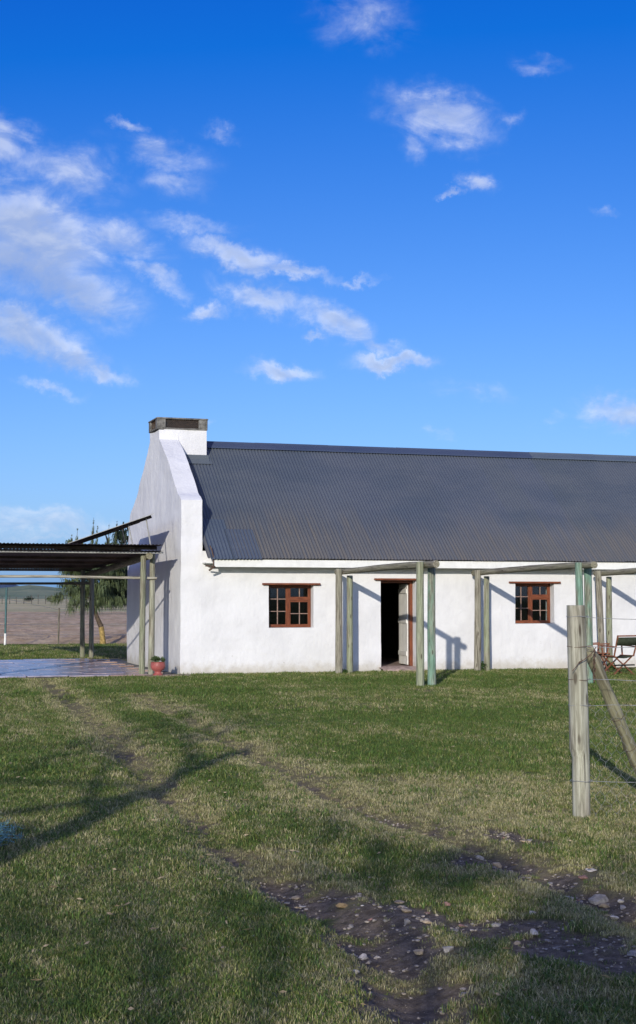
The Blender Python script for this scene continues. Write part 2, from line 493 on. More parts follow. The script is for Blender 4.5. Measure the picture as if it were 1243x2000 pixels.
RUT1 = np.array([(3.9, 29.5), (3.76, 27.98), (3.34, 21.5), (3.13, 17.75), (2.77, 13.97), (2.64, 12.43), (2.59, 10.89), (2.49, 9.7), (2.46, 8.72), (2.46, 8.05), (2.5, 7.52), (2.5, 7.04), (2.45, 6.5), (2.35, 5.9), (2.2, 5.2), (2.0, 3.), (1.9, 1.)])
RUT2 = np.array([(4.75, 24.), (4.65, 22.71), (4.41, 18.85), (4.18, 16.09), (4.06, 14.0), (3.96, 12.36), (3.88, 11.05), (3.91, 10.19), (4.03, 9.61), (4.03, 8.78), (4.05, 8.2), (4.02, 7.62), (3.97, 7.05), (3.85, 6.2), (3.75, 5.), (3.6, 3.), (3.5, 1.)])


def dist_poly(x, y, poly):
    d = np.full(np.shape(x), 1e9)
    for (x0, y0), (x1, y1) in zip(poly[:-1], poly[1:]):
        dx, dy = x1-x0, y1-y0
        t = np.clip(((x-x0)*dx+(y-y0)*dy)/(dx*dx+dy*dy), 0, 1)
        d = np.minimum(d, np.hypot(x-x0-t*dx, y-y0-t*dy))
    return d


MUD = [(2.50, 7.75, .30, .34, 1.), (2.75, 7.2, .38, .42, 1.15), (3.15, 6.75, .38, .30, 1.1), (3.3, 6.3, .36, .34, 1.1), (3.4, 5.9, .32, .34, 1.), (2.45, 6.55, .28, .45, 1.), (2.25, 5.7, .30, .5, 1.),
       (3.93, 8.45, .26, .38, 1.1), (4.0, 7.85, .22, .32, 1.), (3.98, 7.35, .2, .3, 1.05), (4.08, 6.95, .2, .25, .9), (4.36, 9.25, .18, .3, 1.), (3.95, 10.1, .10, .5, .75), (3.88, 10.8, .09, .5, .7), (2.5, 8.2, .14, .35, .8),
       (4.5, 8.8, .15, .2, .7), (3.0, 15.0, .06, 1.4, .55), (2.8, 12.6, .06, 1.2, .5)]


def mud_mask(x, y):
    n = fbm(x*3.1, y*3.1, 5, 5)*.55+fbm(x*11, y*9, 6, 3)*.45
    m = np.zeros(np.shape(x))
    for cx, cy, rx, ry, s in MUD:
        d = np.hypot((x-cx)/rx, (y-cy)/ry)
        m = np.maximum(m, s*np.exp(-d*d*.8))
    d1 = dist_poly(x, y, RUT1); d2 = dist_poly(x, y, RUT2)
    m = np.maximum(m, .51*np.exp(-(d1/.17)**2)*sstep(y, 30, 10)); m = np.maximum(m, .50*np.exp(-(d2/.15)**2)*sstep(y, 26, 10))
    return sstep(m+(n-.5)*1.6, .41, .68)


GREENS = [(5.87, 14.6, 1.6, 1.1, .9), (6.9, 18.4, 2.2, 1.2, .7), (3.9, 19.9, .9, 1.3, .8), (5.6, 21.3, .9, 1.2, .6), (8.8, 18.3, 1.8, 1.2, .6), (4.18, 12.29, .22, .5, 1.), (9.5, 26, 5, 1.6, .55), (3.6, 16.6, .7, .9, .5), (1.5, 14, .9, 2., .4), (5.2, 24.5, 2, 1.5, .5), (3.4, 9.0, .35, .5, .3), (2.0, 7.6, .4, .5, .35)]
STRAWS = [(4.67, 17.9, .35, 1.3, .9), (4.95, 21.3, .3, 1.4, .8), (4.3, 11.4, .5, .8, .8), (4.9, 10.8, 1.1, .9, .75), (2.95, 15.3, .25, .9, .8), (7.6, 25.6, 1.5, .6, .5), (4.4, 9.9, .7, .5, .8), (5.6, 11.5, .9, .9, .6), (4.4, 13.4, .5, .7, .6), (2.5, 6.0, .4, .4, .6), (2.45, 8.6, .2, .5, .7), (3.2, 20, .12, 3, .6), (3.7, 10.6, .3, .9, .7), (5.7, 9.4, .8, .5, .6)]


def dry_mask(x, y):
    """0 lush green .. 1 straw"""
    n = fbm(x*.9, y*.45, 21, 4)*.45+fbm(x*4.2, y*1.8, 31, 4)*.55
    m = .42+(n-.5)*1.7+(fbm(x*14, y*9, 37, 3)-.5)*.75
    for cx, cy, rx, ry, s in GREENS: m = m-.5*s*np.exp(-((x-cx)/rx)**2-((y-cy)/ry)**2)
    for cx, cy, rx, ry, s in STRAWS: m = m+.55*s*np.exp(-((x-cx)/rx)**2-((y-cy)/ry)**2)
    d1 = dist_poly(x, y, RUT1); d2 = dist_poly(x, y, RUT2)
    k = fbm(x*1.6, y*.8, 47, 3)
    m = m+(.75*np.exp(-((d1-.1)/.24)**2)+.85*np.exp(-((d2-.1)/.27)**2))*sstep(k, .25, .5)
    return np.clip(m, 0, 1)


def ground_z(x, y):
    z = (fbm(x*.35, y*.35, 41, 3)-.5)*.10*sstep(y, 30, 24)*sstep(y, 0, 6)
    z = z+(fbm(x*1.7, y*1.7, 43, 3)-.5)*.035*sstep(y, 30.0, 27)
    d1 = dist_poly(x, y, RUT1); d2 = dist_poly(x, y, RUT2)
    near = sstep(y, 30, 25)
    z = z-(.06*np.exp(-(d1/.18)**2)+.045*np.exp(-(d2/.13)**2)-.02*np.exp(-((d1-.3)/.13)**2)-.015*np.exp(-((d2-.3)/.13)**2))*near
    mm = mud_mask(x, y)
    z = z-.012*mm+mm*((fbm(x*9, y*9, 51, 3)-.5)*.035+(fbm(x*26, y*26, 53, 2)-.5)*.014)
    return z


def m_ground():
    m, nt, b = mat('lawn_soil', .95, .15); P = wpos(nt)
    def att(n): a = nt.nodes.new('ShaderNodeAttribute'); a.attribute_name = n; return a.outputs['Fac']
    dry = att('dry'); mud = att('mud')
    n = noise(nt, P, 60, 5, .7); n2 = noise(nt, mapping(nt, P, (1, .45, 1)), 7, 5, .65)
    d = mth(nt, 'ADD', dry, mth(nt, 'MULTIPLY', mth(nt, 'SUBTRACT', n2, .5), .9))
    c = mixc(nt, mapr(nt, d, .1, .95), (.095, .135, .035), (.30, .26, .13))
    c = mixc(nt, mapr(nt, n, .3, .7, 0, .7), c, mixc(nt, .5, c, (.03, .03, .012)))
    mc = mixc(nt, mapr(nt, noise(nt, P, 14, 6, .7), .35, .7), (.125, .100, .070), (.29, .235, .170))
    mc = mixc(nt, mapr(nt, noise(nt, P, 75, 3, .6), .62, .7, 0, .6), mc, (.38, .34, .28))
    c = mixc(nt, mud, c, mc)
    nt.links.new(c, b.inputs['Base Color'])
    p = bump(nt, b, noise(nt, P, 26, 6, .7), .8, .05)
    p = bump(nt, b, n, .6, .03, p)
    bump(nt, b, noise(nt, P, 160, 3, .6), .5, .008, p)
    return m


M_GROUND = m_ground()


def ground():
    us = tensor_axis(-4000, 4000, -3.2, 8.5, .045)
    vs_ = tensor_axis(-1500, 4500, 4.6, 11.5, .045, 1.008)
    # coarse steps grow gently with distance
    U, V = np.meshgrid(us, vs_, indexing='ij')
    X = U*cos(YAW)+V*sin(YAW); Y = -U*sin(YAW)+V*cos(YAW)
    near = sstep(np.abs(U), 120, 60)*sstep(np.abs(V), 200, 90)
    Z = ground_z(X, Y)*near
    o = grid_obj('ground', X, Y, Z, M_GROUND, attrs={'dry': dry_mask(X, Y), 'mud': mud_mask(X, Y)*near})
    return tag(o, kind='structure')


ground()


def m_grassblade():
    m, nt, b = mat('grass_blade', .6, .25)
    a = nt.nodes.new('ShaderNodeAttribute'); a.attribute_name = 'dry'; a.attribute_type = 'INSTANCER'
    r = nt.nodes.new('ShaderNodeAttribute'); r.attribute_name = 'rnd'; r.attribute_type = 'GEOMETRY'
    h = nt.nodes.new('ShaderNodeAttribute'); h.attribute_name = 'hgt'; h.attribute_type = 'GEOMETRY'
    d = mth(nt, 'ADD', a.outputs['Fac'], mth(nt, 'MULTIPLY', mth(nt, 'SUBTRACT', r.outputs['Fac'], .5), 1.15))
    c = mixc(nt, mapr(nt, d, .15, .62), (.108, .185, .036), (.245, .265, .070))
    c = mixc(nt, mapr(nt, d, .55, 1.05), c, (.56, .50, .27))
    rv = mth(nt, 'FRACT', mth(nt, 'MULTIPLY', r.outputs['Fac'], 17.3))
    c = mixc(nt, 1., c, mixc(nt, rv, (.50, .50, .50), (1.4, 1.4, 1.4)), 'MULTIPLY')
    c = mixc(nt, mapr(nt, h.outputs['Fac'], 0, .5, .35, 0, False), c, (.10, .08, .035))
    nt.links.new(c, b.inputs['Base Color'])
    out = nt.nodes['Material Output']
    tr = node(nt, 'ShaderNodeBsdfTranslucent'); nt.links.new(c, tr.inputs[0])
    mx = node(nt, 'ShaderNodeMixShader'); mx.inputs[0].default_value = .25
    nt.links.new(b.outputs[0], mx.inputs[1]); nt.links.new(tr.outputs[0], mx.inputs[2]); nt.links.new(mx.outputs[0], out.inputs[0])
    return m


M_BLADE = m_grassblade()


def tuft_mesh(name, nb, R, hmin, hmax, wid, seed):
    r = random.Random(seed); v = []; f = []; rn = []; hg = []
    for _ in range(nb):
        a = r.uniform(0, 2*pi); q = R*sqrt(r.random()); bx, by = q*cos(a), q*sin(a)
        h = r.uniform(hmin, hmax); th = r.uniform(0, 2*pi); lean = r.uniform(.3, 1.35)*h
        dx, dy = cos(th), sin(th); w = wid*r.uniform(.6, 1.3)
        px, py = -dy*w/2, dx*w/2; n = len(v); c = r.random()
        v += [(bx-px, by-py, -.004), (bx+px, by+py, -.004), (bx+dx*lean*.45-px*.8, by+dy*lean*.45-py*.8, h*.65), (bx+dx*lean*.45+px*.8, by+dy*lean*.45+py*.8, h*.65),
              (bx+dx*lean, by+dy*lean, h*r.uniform(.75, 1.05))]
        f += [(n, n+1, n+3, n+2), (n+2, n+3, n+4)]
        rn += [c]*5; hg += [0, 0, .65, .65, 1]
    me = bpy.data.meshes.new(name); me.from_pydata(v, [], f)
    for k, d in (('rnd', rn), ('hgt', hg)):
        at = me.attributes.new(k, 'FLOAT', 'POINT'); at.data.foreach_set('value', np.array(d, 'f'))
    me.materials.append(M_BLADE)
    return me


def instancer(name, pts, scale, dry, meshes, label, cat):
    """points with attributes; geometry nodes put one of the tufts on each"""
    me = bpy.data.meshes.new(name+'_points'); n = len(pts)
    me.vertices.add(n); me.vertices.foreach_set('co', np.asarray(pts, 'f').ravel())
    for k, d in (('scl', scale), ('dry', dry), ('rot', rng.uniform(0, 6.283, n))):
        a = me.attributes.new(k, 'FLOAT', 'POINT'); a.data.foreach_set('value', np.asarray(d, 'f'))
    a = me.attributes.new('idx', 'INT', 'POINT'); a.data.foreach_set('value', rng.integers(0, len(meshes), n).astype('i'))
    o = bpy.data.objects.new(name, me); COL.objects.link(o); tag(o, label, cat, kind='stuff')
    src = bpy.data.collections.new(name+'_sources')
    for i, mm in enumerate(meshes):
        s = bpy.data.objects.new(name+'_tuft%02d' % i, mm); src.objects.link(s)
    ng = bpy.data.node_groups.new(name+'_nodes', 'GeometryNodeTree')
    ng.interface.new_socket('Geometry', in_out='INPUT', socket_type='NodeSocketGeometry')
    ng.interface.new_socket('Geometry', in_out='OUTPUT', socket_type='NodeSocketGeometry')
    N = ng.nodes; L = ng.links
    gi = N.new('NodeGroupInput'); go = N.new('NodeGroupOutput')
    ci = N.new('GeometryNodeCollectionInfo'); ci.inputs['Collection'].default_value = src
    ci.inputs['Separate Children'].default_value = True; ci.inputs['Reset Children'].default_value = True
    ip = N.new('GeometryNodeInstanceOnPoints'); ip.inputs['Pick Instance'].default_value = True
    def na(nm, t='FLOAT'):
        a = N.new('GeometryNodeInputNamedAttribute'); a.data_type = t; a.inputs['Name'].default_value = nm; return a.outputs[0]
    cx = N.new('ShaderNodeCombineXYZ'); L.new(na('rot'), cx.inputs[2])
    L.new(gi.outputs[0], ip.inputs['Points']); L.new(ci.outputs[0], ip.inputs['Instance'])
    L.new(na('idx', 'INT'), ip.inputs['Instance Index'])
    L.new(cx.outputs[0], ip.inputs['Rotation'])
    cs = N.new('ShaderNodeCombineXYZ')
    sc_ = na('scl')
    for i in range(3): L.new(sc_, cs.inputs[i])
    L.new(cs.outputs[0], ip.inputs['Scale'])
    L.new(ip.outputs[0], go.inputs[0])
    md = o.modifiers.new('grass', 'NODES'); md.node_group = ng
    return o


BIG = [(4.06, 7.32, .13), (3.92, 7.42, .1), (2.70, 6.30, .09), (2.61, 6.42, .08), (3.50, 7.02, .05), (2.38, 6.56, .08), (2.95, 7.52, .08), (2.90, 7.38, .08), (2.87, 7.24, .08), (2.66, 7.66, .09), (2.21, 6.19, .06), (3.15, 7.36, .07), (4.43, 8.95, .09), (4.36, 8.85, .09), (4.02, 8.56, .08), (4.31, 7.88, .09), (4.2, 7.75, .08)]


def grass():
    P = []; S = []; D = []
    def zone(v0, v1, dens, smul, ulo=None, uhi=None, drop=1.):
        uw = .2185*v1+2.6; A = (v1-v0)*2*uw; n = int(A*dens)
        V = rng.uniform(v0, v1, n); U = rng.uniform(-uw, uw, n)
        hw = .2185*V+2.6
        k = (np.abs(U) < hw); U = U[k]; V = V[k]
        X = U*cos(YAW)+V*sin(YAW); Y = -U*sin(YAW)+V*cos(YAW)
        ok = (Y < 30.12) | ((Y > 38.6) & (Y < 50.0) & (X < 10.5))
        ok &= ~((X < 6.95) & (Y > 29.62) & (Y < 38.6))
        mm = mud_mask(X, Y)
        ok &= rng.random(len(X)) > mm*.955
        for sx, sy, sr in BIG: ok &= np.hypot(X-sx, Y-sy+.02) > sr
        X = X[ok]; Y = Y[ok]
        dr = dry_mask(X, Y); mm = mm[ok]
        hg = .55+.75*fbm(X*1.3, Y*.9, 61, 3)+.25*(1-dr)
        hg *= (1-.4*mm)
        d1 = dist_poly(X, Y, RUT1); d2 = dist_poly(X, Y, RUT2)
        hg *= 1-.45*np.exp(-(d1/.2)**2)-.45*np.exp(-(d2/.22)**2)
        Z = ground_z(X, Y)
        P.append(np.stack([X, Y, Z], 1)); S.append(hg*smul*rng.uniform(.7, 1.3, len(X))); D.append(np.clip(dr+rng.normal(0, .14, len(X)), 0, 1))
        wd = rng.random(len(X)) < .035; S[-1][wd] *= 1.55; D[-1][wd] = 0.0
    zone(4.9, 8.5, 1350, .85)
    zone(8.5, 13, 760, 1.0)
    zone(13, 21, 340, 1.2)
    zone(21, 33, 170, 1.4)
    zone(36, 54, 50, 2.0)
    P = np.concatenate(P); S = np.concatenate(S); D = np.concatenate(D)
    ms = [tuft_mesh('grass_tuft', 20, .048, .010, .034, .0038, i) for i in range(12)]
    instancer('grass', P, S, D, ms, 'short mown lawn grass, green with straw patches, in front of the white farmhouse', 'grass')


grass()

# ------------------------------------------------------------------ farmhouse
HX0, HX1 = 6.87, 24.2; HY0, HY1 = 30.2, 36.2; PAR = .46
EAVE_Y, EAVE_Z, SLOPE = 29.74, 2.455, radians(39.1)
RY = (HY0+HY1)/2


def roof_z(y): return EAVE_Z+(min(y, 2*RY-y)-EAVE_Y)*tan(SLOPE)


house = empty('farmhouse', (HX0, HY0, 0), 'long white lime-washed farmhouse with grey corrugated roof, stepped gable and chimney', 'house')


def lump(x, z, s=0):
    return (fbm(np.asarray(x)*1.1+3, np.asarray(z)*1.1, 71+s, 4)-.5)*.055+(fbm(np.asarray(x)*4.5, np.asarray(z)*4.5, 75+s, 3)-.5)*.014


def wall_panel(name, x0, x1, z0, z1, holes, thick, yfront, sign=1):
    """lime-washed wall along x with openings, uneven outer face"""
    xs = set(np.arange(x0, x1, .11).tolist()+[x1]); zs = set(np.arange(z0, z1, .11).tolist()+[z1])
    for a, b, c, d in holes: xs |= {a, b}; zs |= {c, d}
    def clean(s, keep):
        s = sorted(s); out = [s[0]]
        for v in s[1:]:
            if v-out[-1] < .03:
                if v in keep: out[-1] = v
                continue
            out.append(v)
        return out
    kx = {h for q in holes for h in q[:2]} | {x1}; kz = {h for q in holes for h in q[2:]} | {z1}
    xs = clean(xs, kx); zs = clean(zs, kz)
    nx, nz = len(xs), len(zs)
    X, Z = np.meshgrid(xs, zs, indexing='ij')
    Yf = yfront-lump(X, Z)*sign-.0025*(X < HX0+PAR+.02)
    V = [(X[i, j]+(0), Yf[i, j], Z[i, j]) for i in range(nx) for j in range(nz)]
    V += [(X[i, j], yfront+thick*sign, Z[i, j]) for i in range(nx) for j in range(nz)]
    N = nx*nz
    def hole(i, j):
        if i < 0 or j < 0 or i >= nx-1 or j >= nz-1: return True
        cx = (xs[i]+xs[i+1])/2; cz = (zs[j]+zs[j+1])/2
        return any(a < cx < b and c < cz < d for a, b, c, d in holes)
    F = []; I = lambda i, j: i*nz+j
    for i in range(nx-1):
        for j in range(nz-1):
            if hole(i, j): continue
            F.append((I(i, j), I(i+1, j), I(i+1, j+1), I(i, j+1)))
            F.append((N+I(i, j), N+I(i, j+1), N+I(i+1, j+1), N+I(i+1, j)))
            for (di, dj, p, q) in ((-1, 0, I(i, j), I(i, j+1)), (1, 0, I(i+1, j+1), I(i+1, j)), (0, -1, I(i+1, j), I(i, j)), (0, 1, I(i, j+1), I(i+1, j+1))):
                if hole(i+di, j+dj): F.append((p, q, N+q, N+p))
    m = MB(); m.add(V, F)
    return m.build(name, M_PLASTER, house, smooth=True)


WIN1 = (8.81, 9.83, .975, 1.90); DOOR = (11.395, 12.235, -.2, 2.01); WIN2 = (14.665, 15.66, 1.03, 1.95)
wall_panel('wall', HX0+PAR-.03, HX1-PAR, -.1, 2.62, [WIN1, DOOR, WIN2], .42, HY0)
wall_panel('wall', HX0+PAR, HX1-PAR, -.1, 2.62, [], .42, HY1, -1)
# inner lining so that the room is closed and dark
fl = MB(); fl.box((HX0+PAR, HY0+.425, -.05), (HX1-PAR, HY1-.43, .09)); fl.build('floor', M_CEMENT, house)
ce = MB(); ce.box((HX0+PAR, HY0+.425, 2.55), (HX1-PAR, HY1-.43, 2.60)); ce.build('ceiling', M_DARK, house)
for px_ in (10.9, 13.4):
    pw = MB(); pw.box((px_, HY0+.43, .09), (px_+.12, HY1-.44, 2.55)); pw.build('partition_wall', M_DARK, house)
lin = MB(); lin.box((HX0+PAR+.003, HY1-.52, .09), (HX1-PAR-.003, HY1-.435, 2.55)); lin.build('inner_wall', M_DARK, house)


def gable(x0, x1, flip=False):
    prof = [(30.2, 3.70), (30.26, 3.765), (30.5, 3.86), (31.46, 4.60), (32.1, 5.0), (32.555, 5.25), (32.575, 5.472), (33.50, 5.472), (33.52, 5.26), (33.84, 4.98), (34.4, 4.56), (34.93, 4.20), (35.5, 3.86), (35.95, 3.69), (36.12, 3.5), (36.2, 2.9)]
    ys = sorted(set([round(v, 3) for v in np.arange(30.2, 36.2, .12) if not 32.48 < v < 32.65 and not 33.42 < v < 33.6]+[32.555, 32.575, 33.5, 33.52, 36.2]))
    py = [p[0] for p in prof]; pz = [p[1] for p in prof]
    top = np.interp(ys, py, pz)+ (fbm(np.array(ys)*1.6, np.zeros(len(ys)), 9, 3)-.5)*.07
    nz = 34; n = len(ys)
    V = []
    Yg = np.repeat(np.array(ys)[:, None], nz, 1); Zg = -.1+(top[:, None]+.1)*np.linspace(0, 1, nz)[None]
    lf = lump(Yg, Zg, 3); 
    xl = x0-lf+.012*0; xr = x1+lump(Yg, Zg, 5)*.6
    yl = Yg.copy()
    yl[0] = HY0-lump(np.full(nz, x0), Zg[0]); yr = Yg.copy(); yr[0] = HY0-lump(np.full(nz, x1), Zg[0])
    # the wall leans back a little towards its foot
    yl[-1] += .03*(1-Zg[-1]/3)
    for i in range(n):
        for j in range(nz): V.append((xl[i, j], yl[i, j], Zg[i, j]))
    for i in range(n):
        for j in range(nz): V.append((xr[i, j], yr[i, j], Zg[i, j]))
    N = n*nz; I = lambda i, j: i*nz+j; F = []
    for i in range(n-1):
        for j in range(nz-1):
            F.append((I(i, j), I(i, j+1), I(i+1, j+1), I(i+1, j)))
            F.append((N+I(i, j), N+I(i+1, j), N+I(i+1, j+1), N+I(i, j+1)))
        F.append((I(i, nz-1), N+I(i, nz-1), N+I(i+1, nz-1), I(i+1, nz-1)))
    # front and back ends with intermediate columns
    for i, sgn in ((0, 1), (n-1, -1)):
        cols = [[I(i, j) for j in range(nz)]]
        for t in (.25, .5, .75):
            c = []
            for j in range(nz):
                x = x0+(x1-x0)*t; z = Zg[i, j]
                y = HY0-float(lump(x, z)) if i == 0 else yl[i, j]
                c.append(len(V)); V.append((x, y, z))
            cols.append(c)
        cols.append([N+I(i, j) for j in range(nz)])
        for a, b in zip(cols[:-1], cols[1:]):
            for j in range(nz-1):
                q = (a[j], b[j], b[j+1], a[j+1]); F.append(q if sgn > 0 else q[::-1])
        q = [c[-1] for c in cols]; F.append(tuple(q) if sgn > 0 else tuple(q[::-1]))
    m = MB(); m.add(V, F)
    o = m.build('gable', M_PLASTER, house, smooth=True, bevel=.022)
    return o


gable(HX0, HX0+PAR)
gable(HX1-PAR, HX1)

# chimney
def chimney():
    xs = np.linspace(6.875, 7.985, 12); zs = np.linspace(4.5, 5.475, 11)
    m = MB()
    def face(fn):
        V = []; F = []
        n = 12
        for i in range(n):
            for j in range(len(zs)): V.append(fn(i/(n-1), zs[j]))
        for i in range(n-1):
            for j in range(len(zs)-1): F.append((i*len(zs)+j, (i+1)*len(zs)+j, (i+1)*len(zs)+j+1, i*len(zs)+j+1))
        m.add(V, F)
    X0, X1, Y0, Y1 = 7.0, 8.0, 32.572, 33.505
    d = lambda a, z, s: float(lump(a*3, z*2, s))*.6*sin(pi*min(max(a % 1, 0.02), .98))
    face(lambda t, z: (X0+(X1-X0)*t, Y0-d(t, z, 1), z))
    face(lambda t, z: (X1+d(t, z, 2), Y0+(Y1-Y0)*t, z))
    face(lambda t, z: (X1-(X1-X0)*t, Y1+d(t, z, 3), z))
    face(lambda t, z: (X0-d(t, z, 4), Y1-(Y1-Y0)*t, z))
    m.add([(X0, Y0, zs[-1]), (X1, Y0, zs[-1]), (X1, Y1, zs[-1]), (X0, Y1, zs[-1])], [(0, 1, 2, 3)])
    ch = m.build('chimney', M_PLASTER, house, smooth=True, bevel=.015)
    # cement cap: base ring, corner piers, lid and dark wire grilles between
    X0 = 6.835; X1 += .02; Y0 -= .02; Y1 += .02
    b = MB(); b.box((X0, Y0, 5.478), (X1, Y1, 5.512), ch=.008)
    for (xa, xb) in ((X0, X0+.20), (X1-.21, X1)):
        for (ya, yb) in ((Y0, Y0+.20), (Y1-.20, Y1)):
            b.box((xa, ya, 5.51), (xb, yb, 5.715), ch=.01)
    b.build('cap_frame', M_CAP, ch)
    b = MB(); b.box((X0-.012, Y0-.012, 5.713), (X1+.012, Y1+.012, 5.748), ch=.008); b.build('cap_lid', M_CAP, ch)
    b = MB(); b.box((X0+.14, Y0+.06, 5.513), (X1-.14, Y1-.06, 5.71)); b.build('cap_inner_shade', M_BLACK, ch)  # solid black box painted as the shade inside the hollow cap
    for (axis, c0, c1, fix) in (('x', X0+.19, X1-.2, Y0+.03), ('x', X0+.19, X1-.2, Y1-.03), ('y', Y0+.19, Y1-.19, X0+.03), ('y', Y0+.19, Y1-.19, X1-.03)):
        g = MB(); a = c0
        while a < c1-.02:
            for sgn in (1, -1):
                p0 = (a, 5.512) if sgn > 0 else (a, 5.712); L = min(.2, c1-a)
                p1 = (a+L, p0[1]+sgn*L)
                if axis == 'x': g.bar((p0[0], fix+.003*sgn, p0[1]), (p1[0], fix+.003*sgn, p1[1]), .0035, .0035)
                else: g.bar((fix+.003*sgn, p0[0], p0[1]), (fix+.003*sgn, p1[0], p1[1]), .0035, .0035)
            a += .05
        g.build('grille', M_RUST, ch)
    # flashing at the foot of the chimney
    f = MB(); zf = roof_z(32.56)
    f.add([(7.345, 32.46, roof_z(32.46)+.028), (8.06, 32.46, roof_z(32.46)+.028), (8.06, 32.545, zf+.06), (7.345, 32.545, zf+.06), (7.345, 32.548, zf+.16), (8.03, 32.548, zf+.16)], [(0, 1, 2, 3), (3, 2, 5, 4)])
    f.add([(8.03, 32.46, roof_z(32.46)+.03), (8.12, 32.46, roof_z(32.46)+.03), (8.12, 33.15, roof_z(33.15)+.035), (8.03, 33.15, roof_z(33.15)+.035)], [(0, 1, 2, 3)])
    f.build('flashing', M_ROOF, house, color=(1.15, 1.15, 1.1))


chimney()

# corrugated roof, one object per sheet
PITCHW = .0762


def sheet_mesh(name, nw, length, material, amp=.0105, segs=2, sag=0):
    n = nw*8; V = []; F = []
    for k in range(segs+1):
        for i in range(n+1):
            x = i*PITCHW/8
            V.append((x, length*k/segs, amp*cos(2*pi*x/PITCHW)))
    for k in range(segs):
        for i in range(n):
            a = k*(n+1)+i; F.append((a, a+1, a+n+2, a+n+1))
    me = bpy.data.meshes.new(name); me.from_pydata(V, [], F); me.materials.append(material); me.shade_smooth()
    return me


LEN = (RY-EAVE_Y)/cos(SLOPE)
roof = bpy.data.objects.new('roof', None); COL.objects.link(roof); roof.parent = house; roof.empty_display_size = .2
roof['_w'] = list(house['_w'])
SM = sheet_mesh('roof_sheet', 10, LEN, M_ROOF)
TH = sheet_mesh('roof_sheet_short', 10, 2.2, M_ROOF)


def put_sheet(me, x, y, z, rotz, color, alpha=1., tilt=SLOPE, parent=roof, name='roof_sheet'):
    o = bpy.data.objects.new(name, me); COL.objects.link(o); o.parent = parent
    w = Vector(parent['_w']); o.location = Vector((x, y, z))-w
    o.rotation_euler = Matrix.Rotation(rotz, 3, 'Z').to_euler() if False else (Matrix.Rotation(rotz, 3, 'Z') @ Matrix.Rotation(tilt, 3, 'X')).to_euler()
    o.color = (*color, alpha)
    o['_w'] = [x, y, z]
    return o


rr = random.Random(3)
x = HX0+PAR+.005; k = 0
while x < HX1-PAR:
    t = rr.uniform(.985, 1.015); z = EAVE_Z+.002*(k % 2)
    dy_ = rr.uniform(-.008, .008); put_sheet(SM, x, EAVE_Y+dy_, EAVE_Z+dy_*tan(SLOPE), 0, (t, t, t*rr.uniform(.97, 1.05)))
    x += .762; k += 1
XR = x
for i in range(k):
    t = rr.uniform(.9, 1.1)
    put_sheet(SM, XR-.762*i, 2*RY-EAVE_Y, EAVE_Z+.002*(i % 2), pi, (t, t, t))
# two cleaner, bluer patch sheets laid over the lower left corner, hanging a little below the rest
PS = sheet_mesh('patch_sheet', 7, 1.42, M_ROOF)
oy, oz = -cos(SLOPE)*.05, -sin(SLOPE)*.05
po = put_sheet(PS, HX0+PAR+.085, EAVE_Y+oy, EAVE_Z+oz+.014, 0, (.96, 1.03, 1.12), 0.15)
po['label'] = 'cleaner blue patch sheet hanging lower at the left corner of the roof'
PS2 = sheet_mesh('patch_sheet_narrow', 8, 1.05, M_ROOF)
po = put_sheet(PS2, HX0+PAR+.58, EAVE_Y+oy*.95, EAVE_Z+oz+.022, 0, (.95, 1.0, 1.1), .15)
po['label'] = 'short cleaner blue patch sheet at the lower left of the roof'
# ridge capping in lengths
x = 7.98; k = 0
while x < HX1-PAR:
    L = 1.8 if k else 1.35; x1 = min(x+L+.03, HX1-PAR)
    m = MB(); w = .23; lift = .020+.003*(k % 2)
    zc = roof_z(RY)+lift+.02
    ring = [(-w, -w*tan(SLOPE)+.003), (-w+.02, -(w-.02)*tan(SLOPE)+.018), (-.05, -.045), (-.02, -.005), (.02, -.005), (.05, -.045), (w-.02, -(w-.02)*tan(SLOPE)+.018), (w, -w*tan(SLOPE)+.003)]
    V = [(xx, RY+a, zc+b) for xx in (x, x1) for a, b in ring]; n = len(ring)
    m.add(V, [(i, i+1, n+i+1, n+i) for i in range(n-1)])
    m.build('ridge_cap', M_ROOF, roof, color=((.62, .72, 1.0) if k < 5 else (1.1, 1.2, 1.25)))
    x += L; k += 1
for o in roof.children:
    if o.name.startswith('ridge_cap'): o.color[3] = 0.

# fascia boards, soffit line, hanging bits
for i, (a, b) in enumerate(((HX0+PAR+.16, 11.9), (11.903, 14.0), (14.003, 18.9), (18.903, HX1-PAR))):
    m = MB(); m.box((a, EAVE_Y+.045, 2.272+.003*(i % 2)), (b, EAVE_Y+.07, 2.432)); m.build('fascia', M_FASCIA, house, bevel=.004)
m = MB(); m.box((HX0+PAR, EAVE_Y+.075, 2.35), (HX1-PAR, HY0+.05, 2.375)); m.build('soffit', M_FASCIA, house)
m = MB(); m.box((HX0+PAR, 2*RY-EAVE_Y-.07, 2.28), (HX1-PAR, 2*RY-EAVE_Y-.045, 2.44)); m.build('fascia', M_FASCIA, house)
m = MB()
m.tube([(7.40, 29.80, 2.72), (7.44, 29.78, 2.62), (7.465, 29.76, 2.5), (7.47, 29.76, 2.30)], .014, 6)
m.tube([(7.30, 29.78, 2.295), (7.50, 29.76, 2.28)], .018, 6)
m.tube([(7.40, 29.85, 2.20), (7.46, 29.79, 2.25), (7.52, 29.8, 2.27)], .022, 6)
m.build('eave_bracket', M_RUST, house, smooth=True)


def lintel(x0, x1, z0, h=.042, dep=.09, tilt=.0):
    m = MB(); m.box((x0, HY0-.075, z0), (x1, HY0+dep, z0+h), ch=.004)
    return m


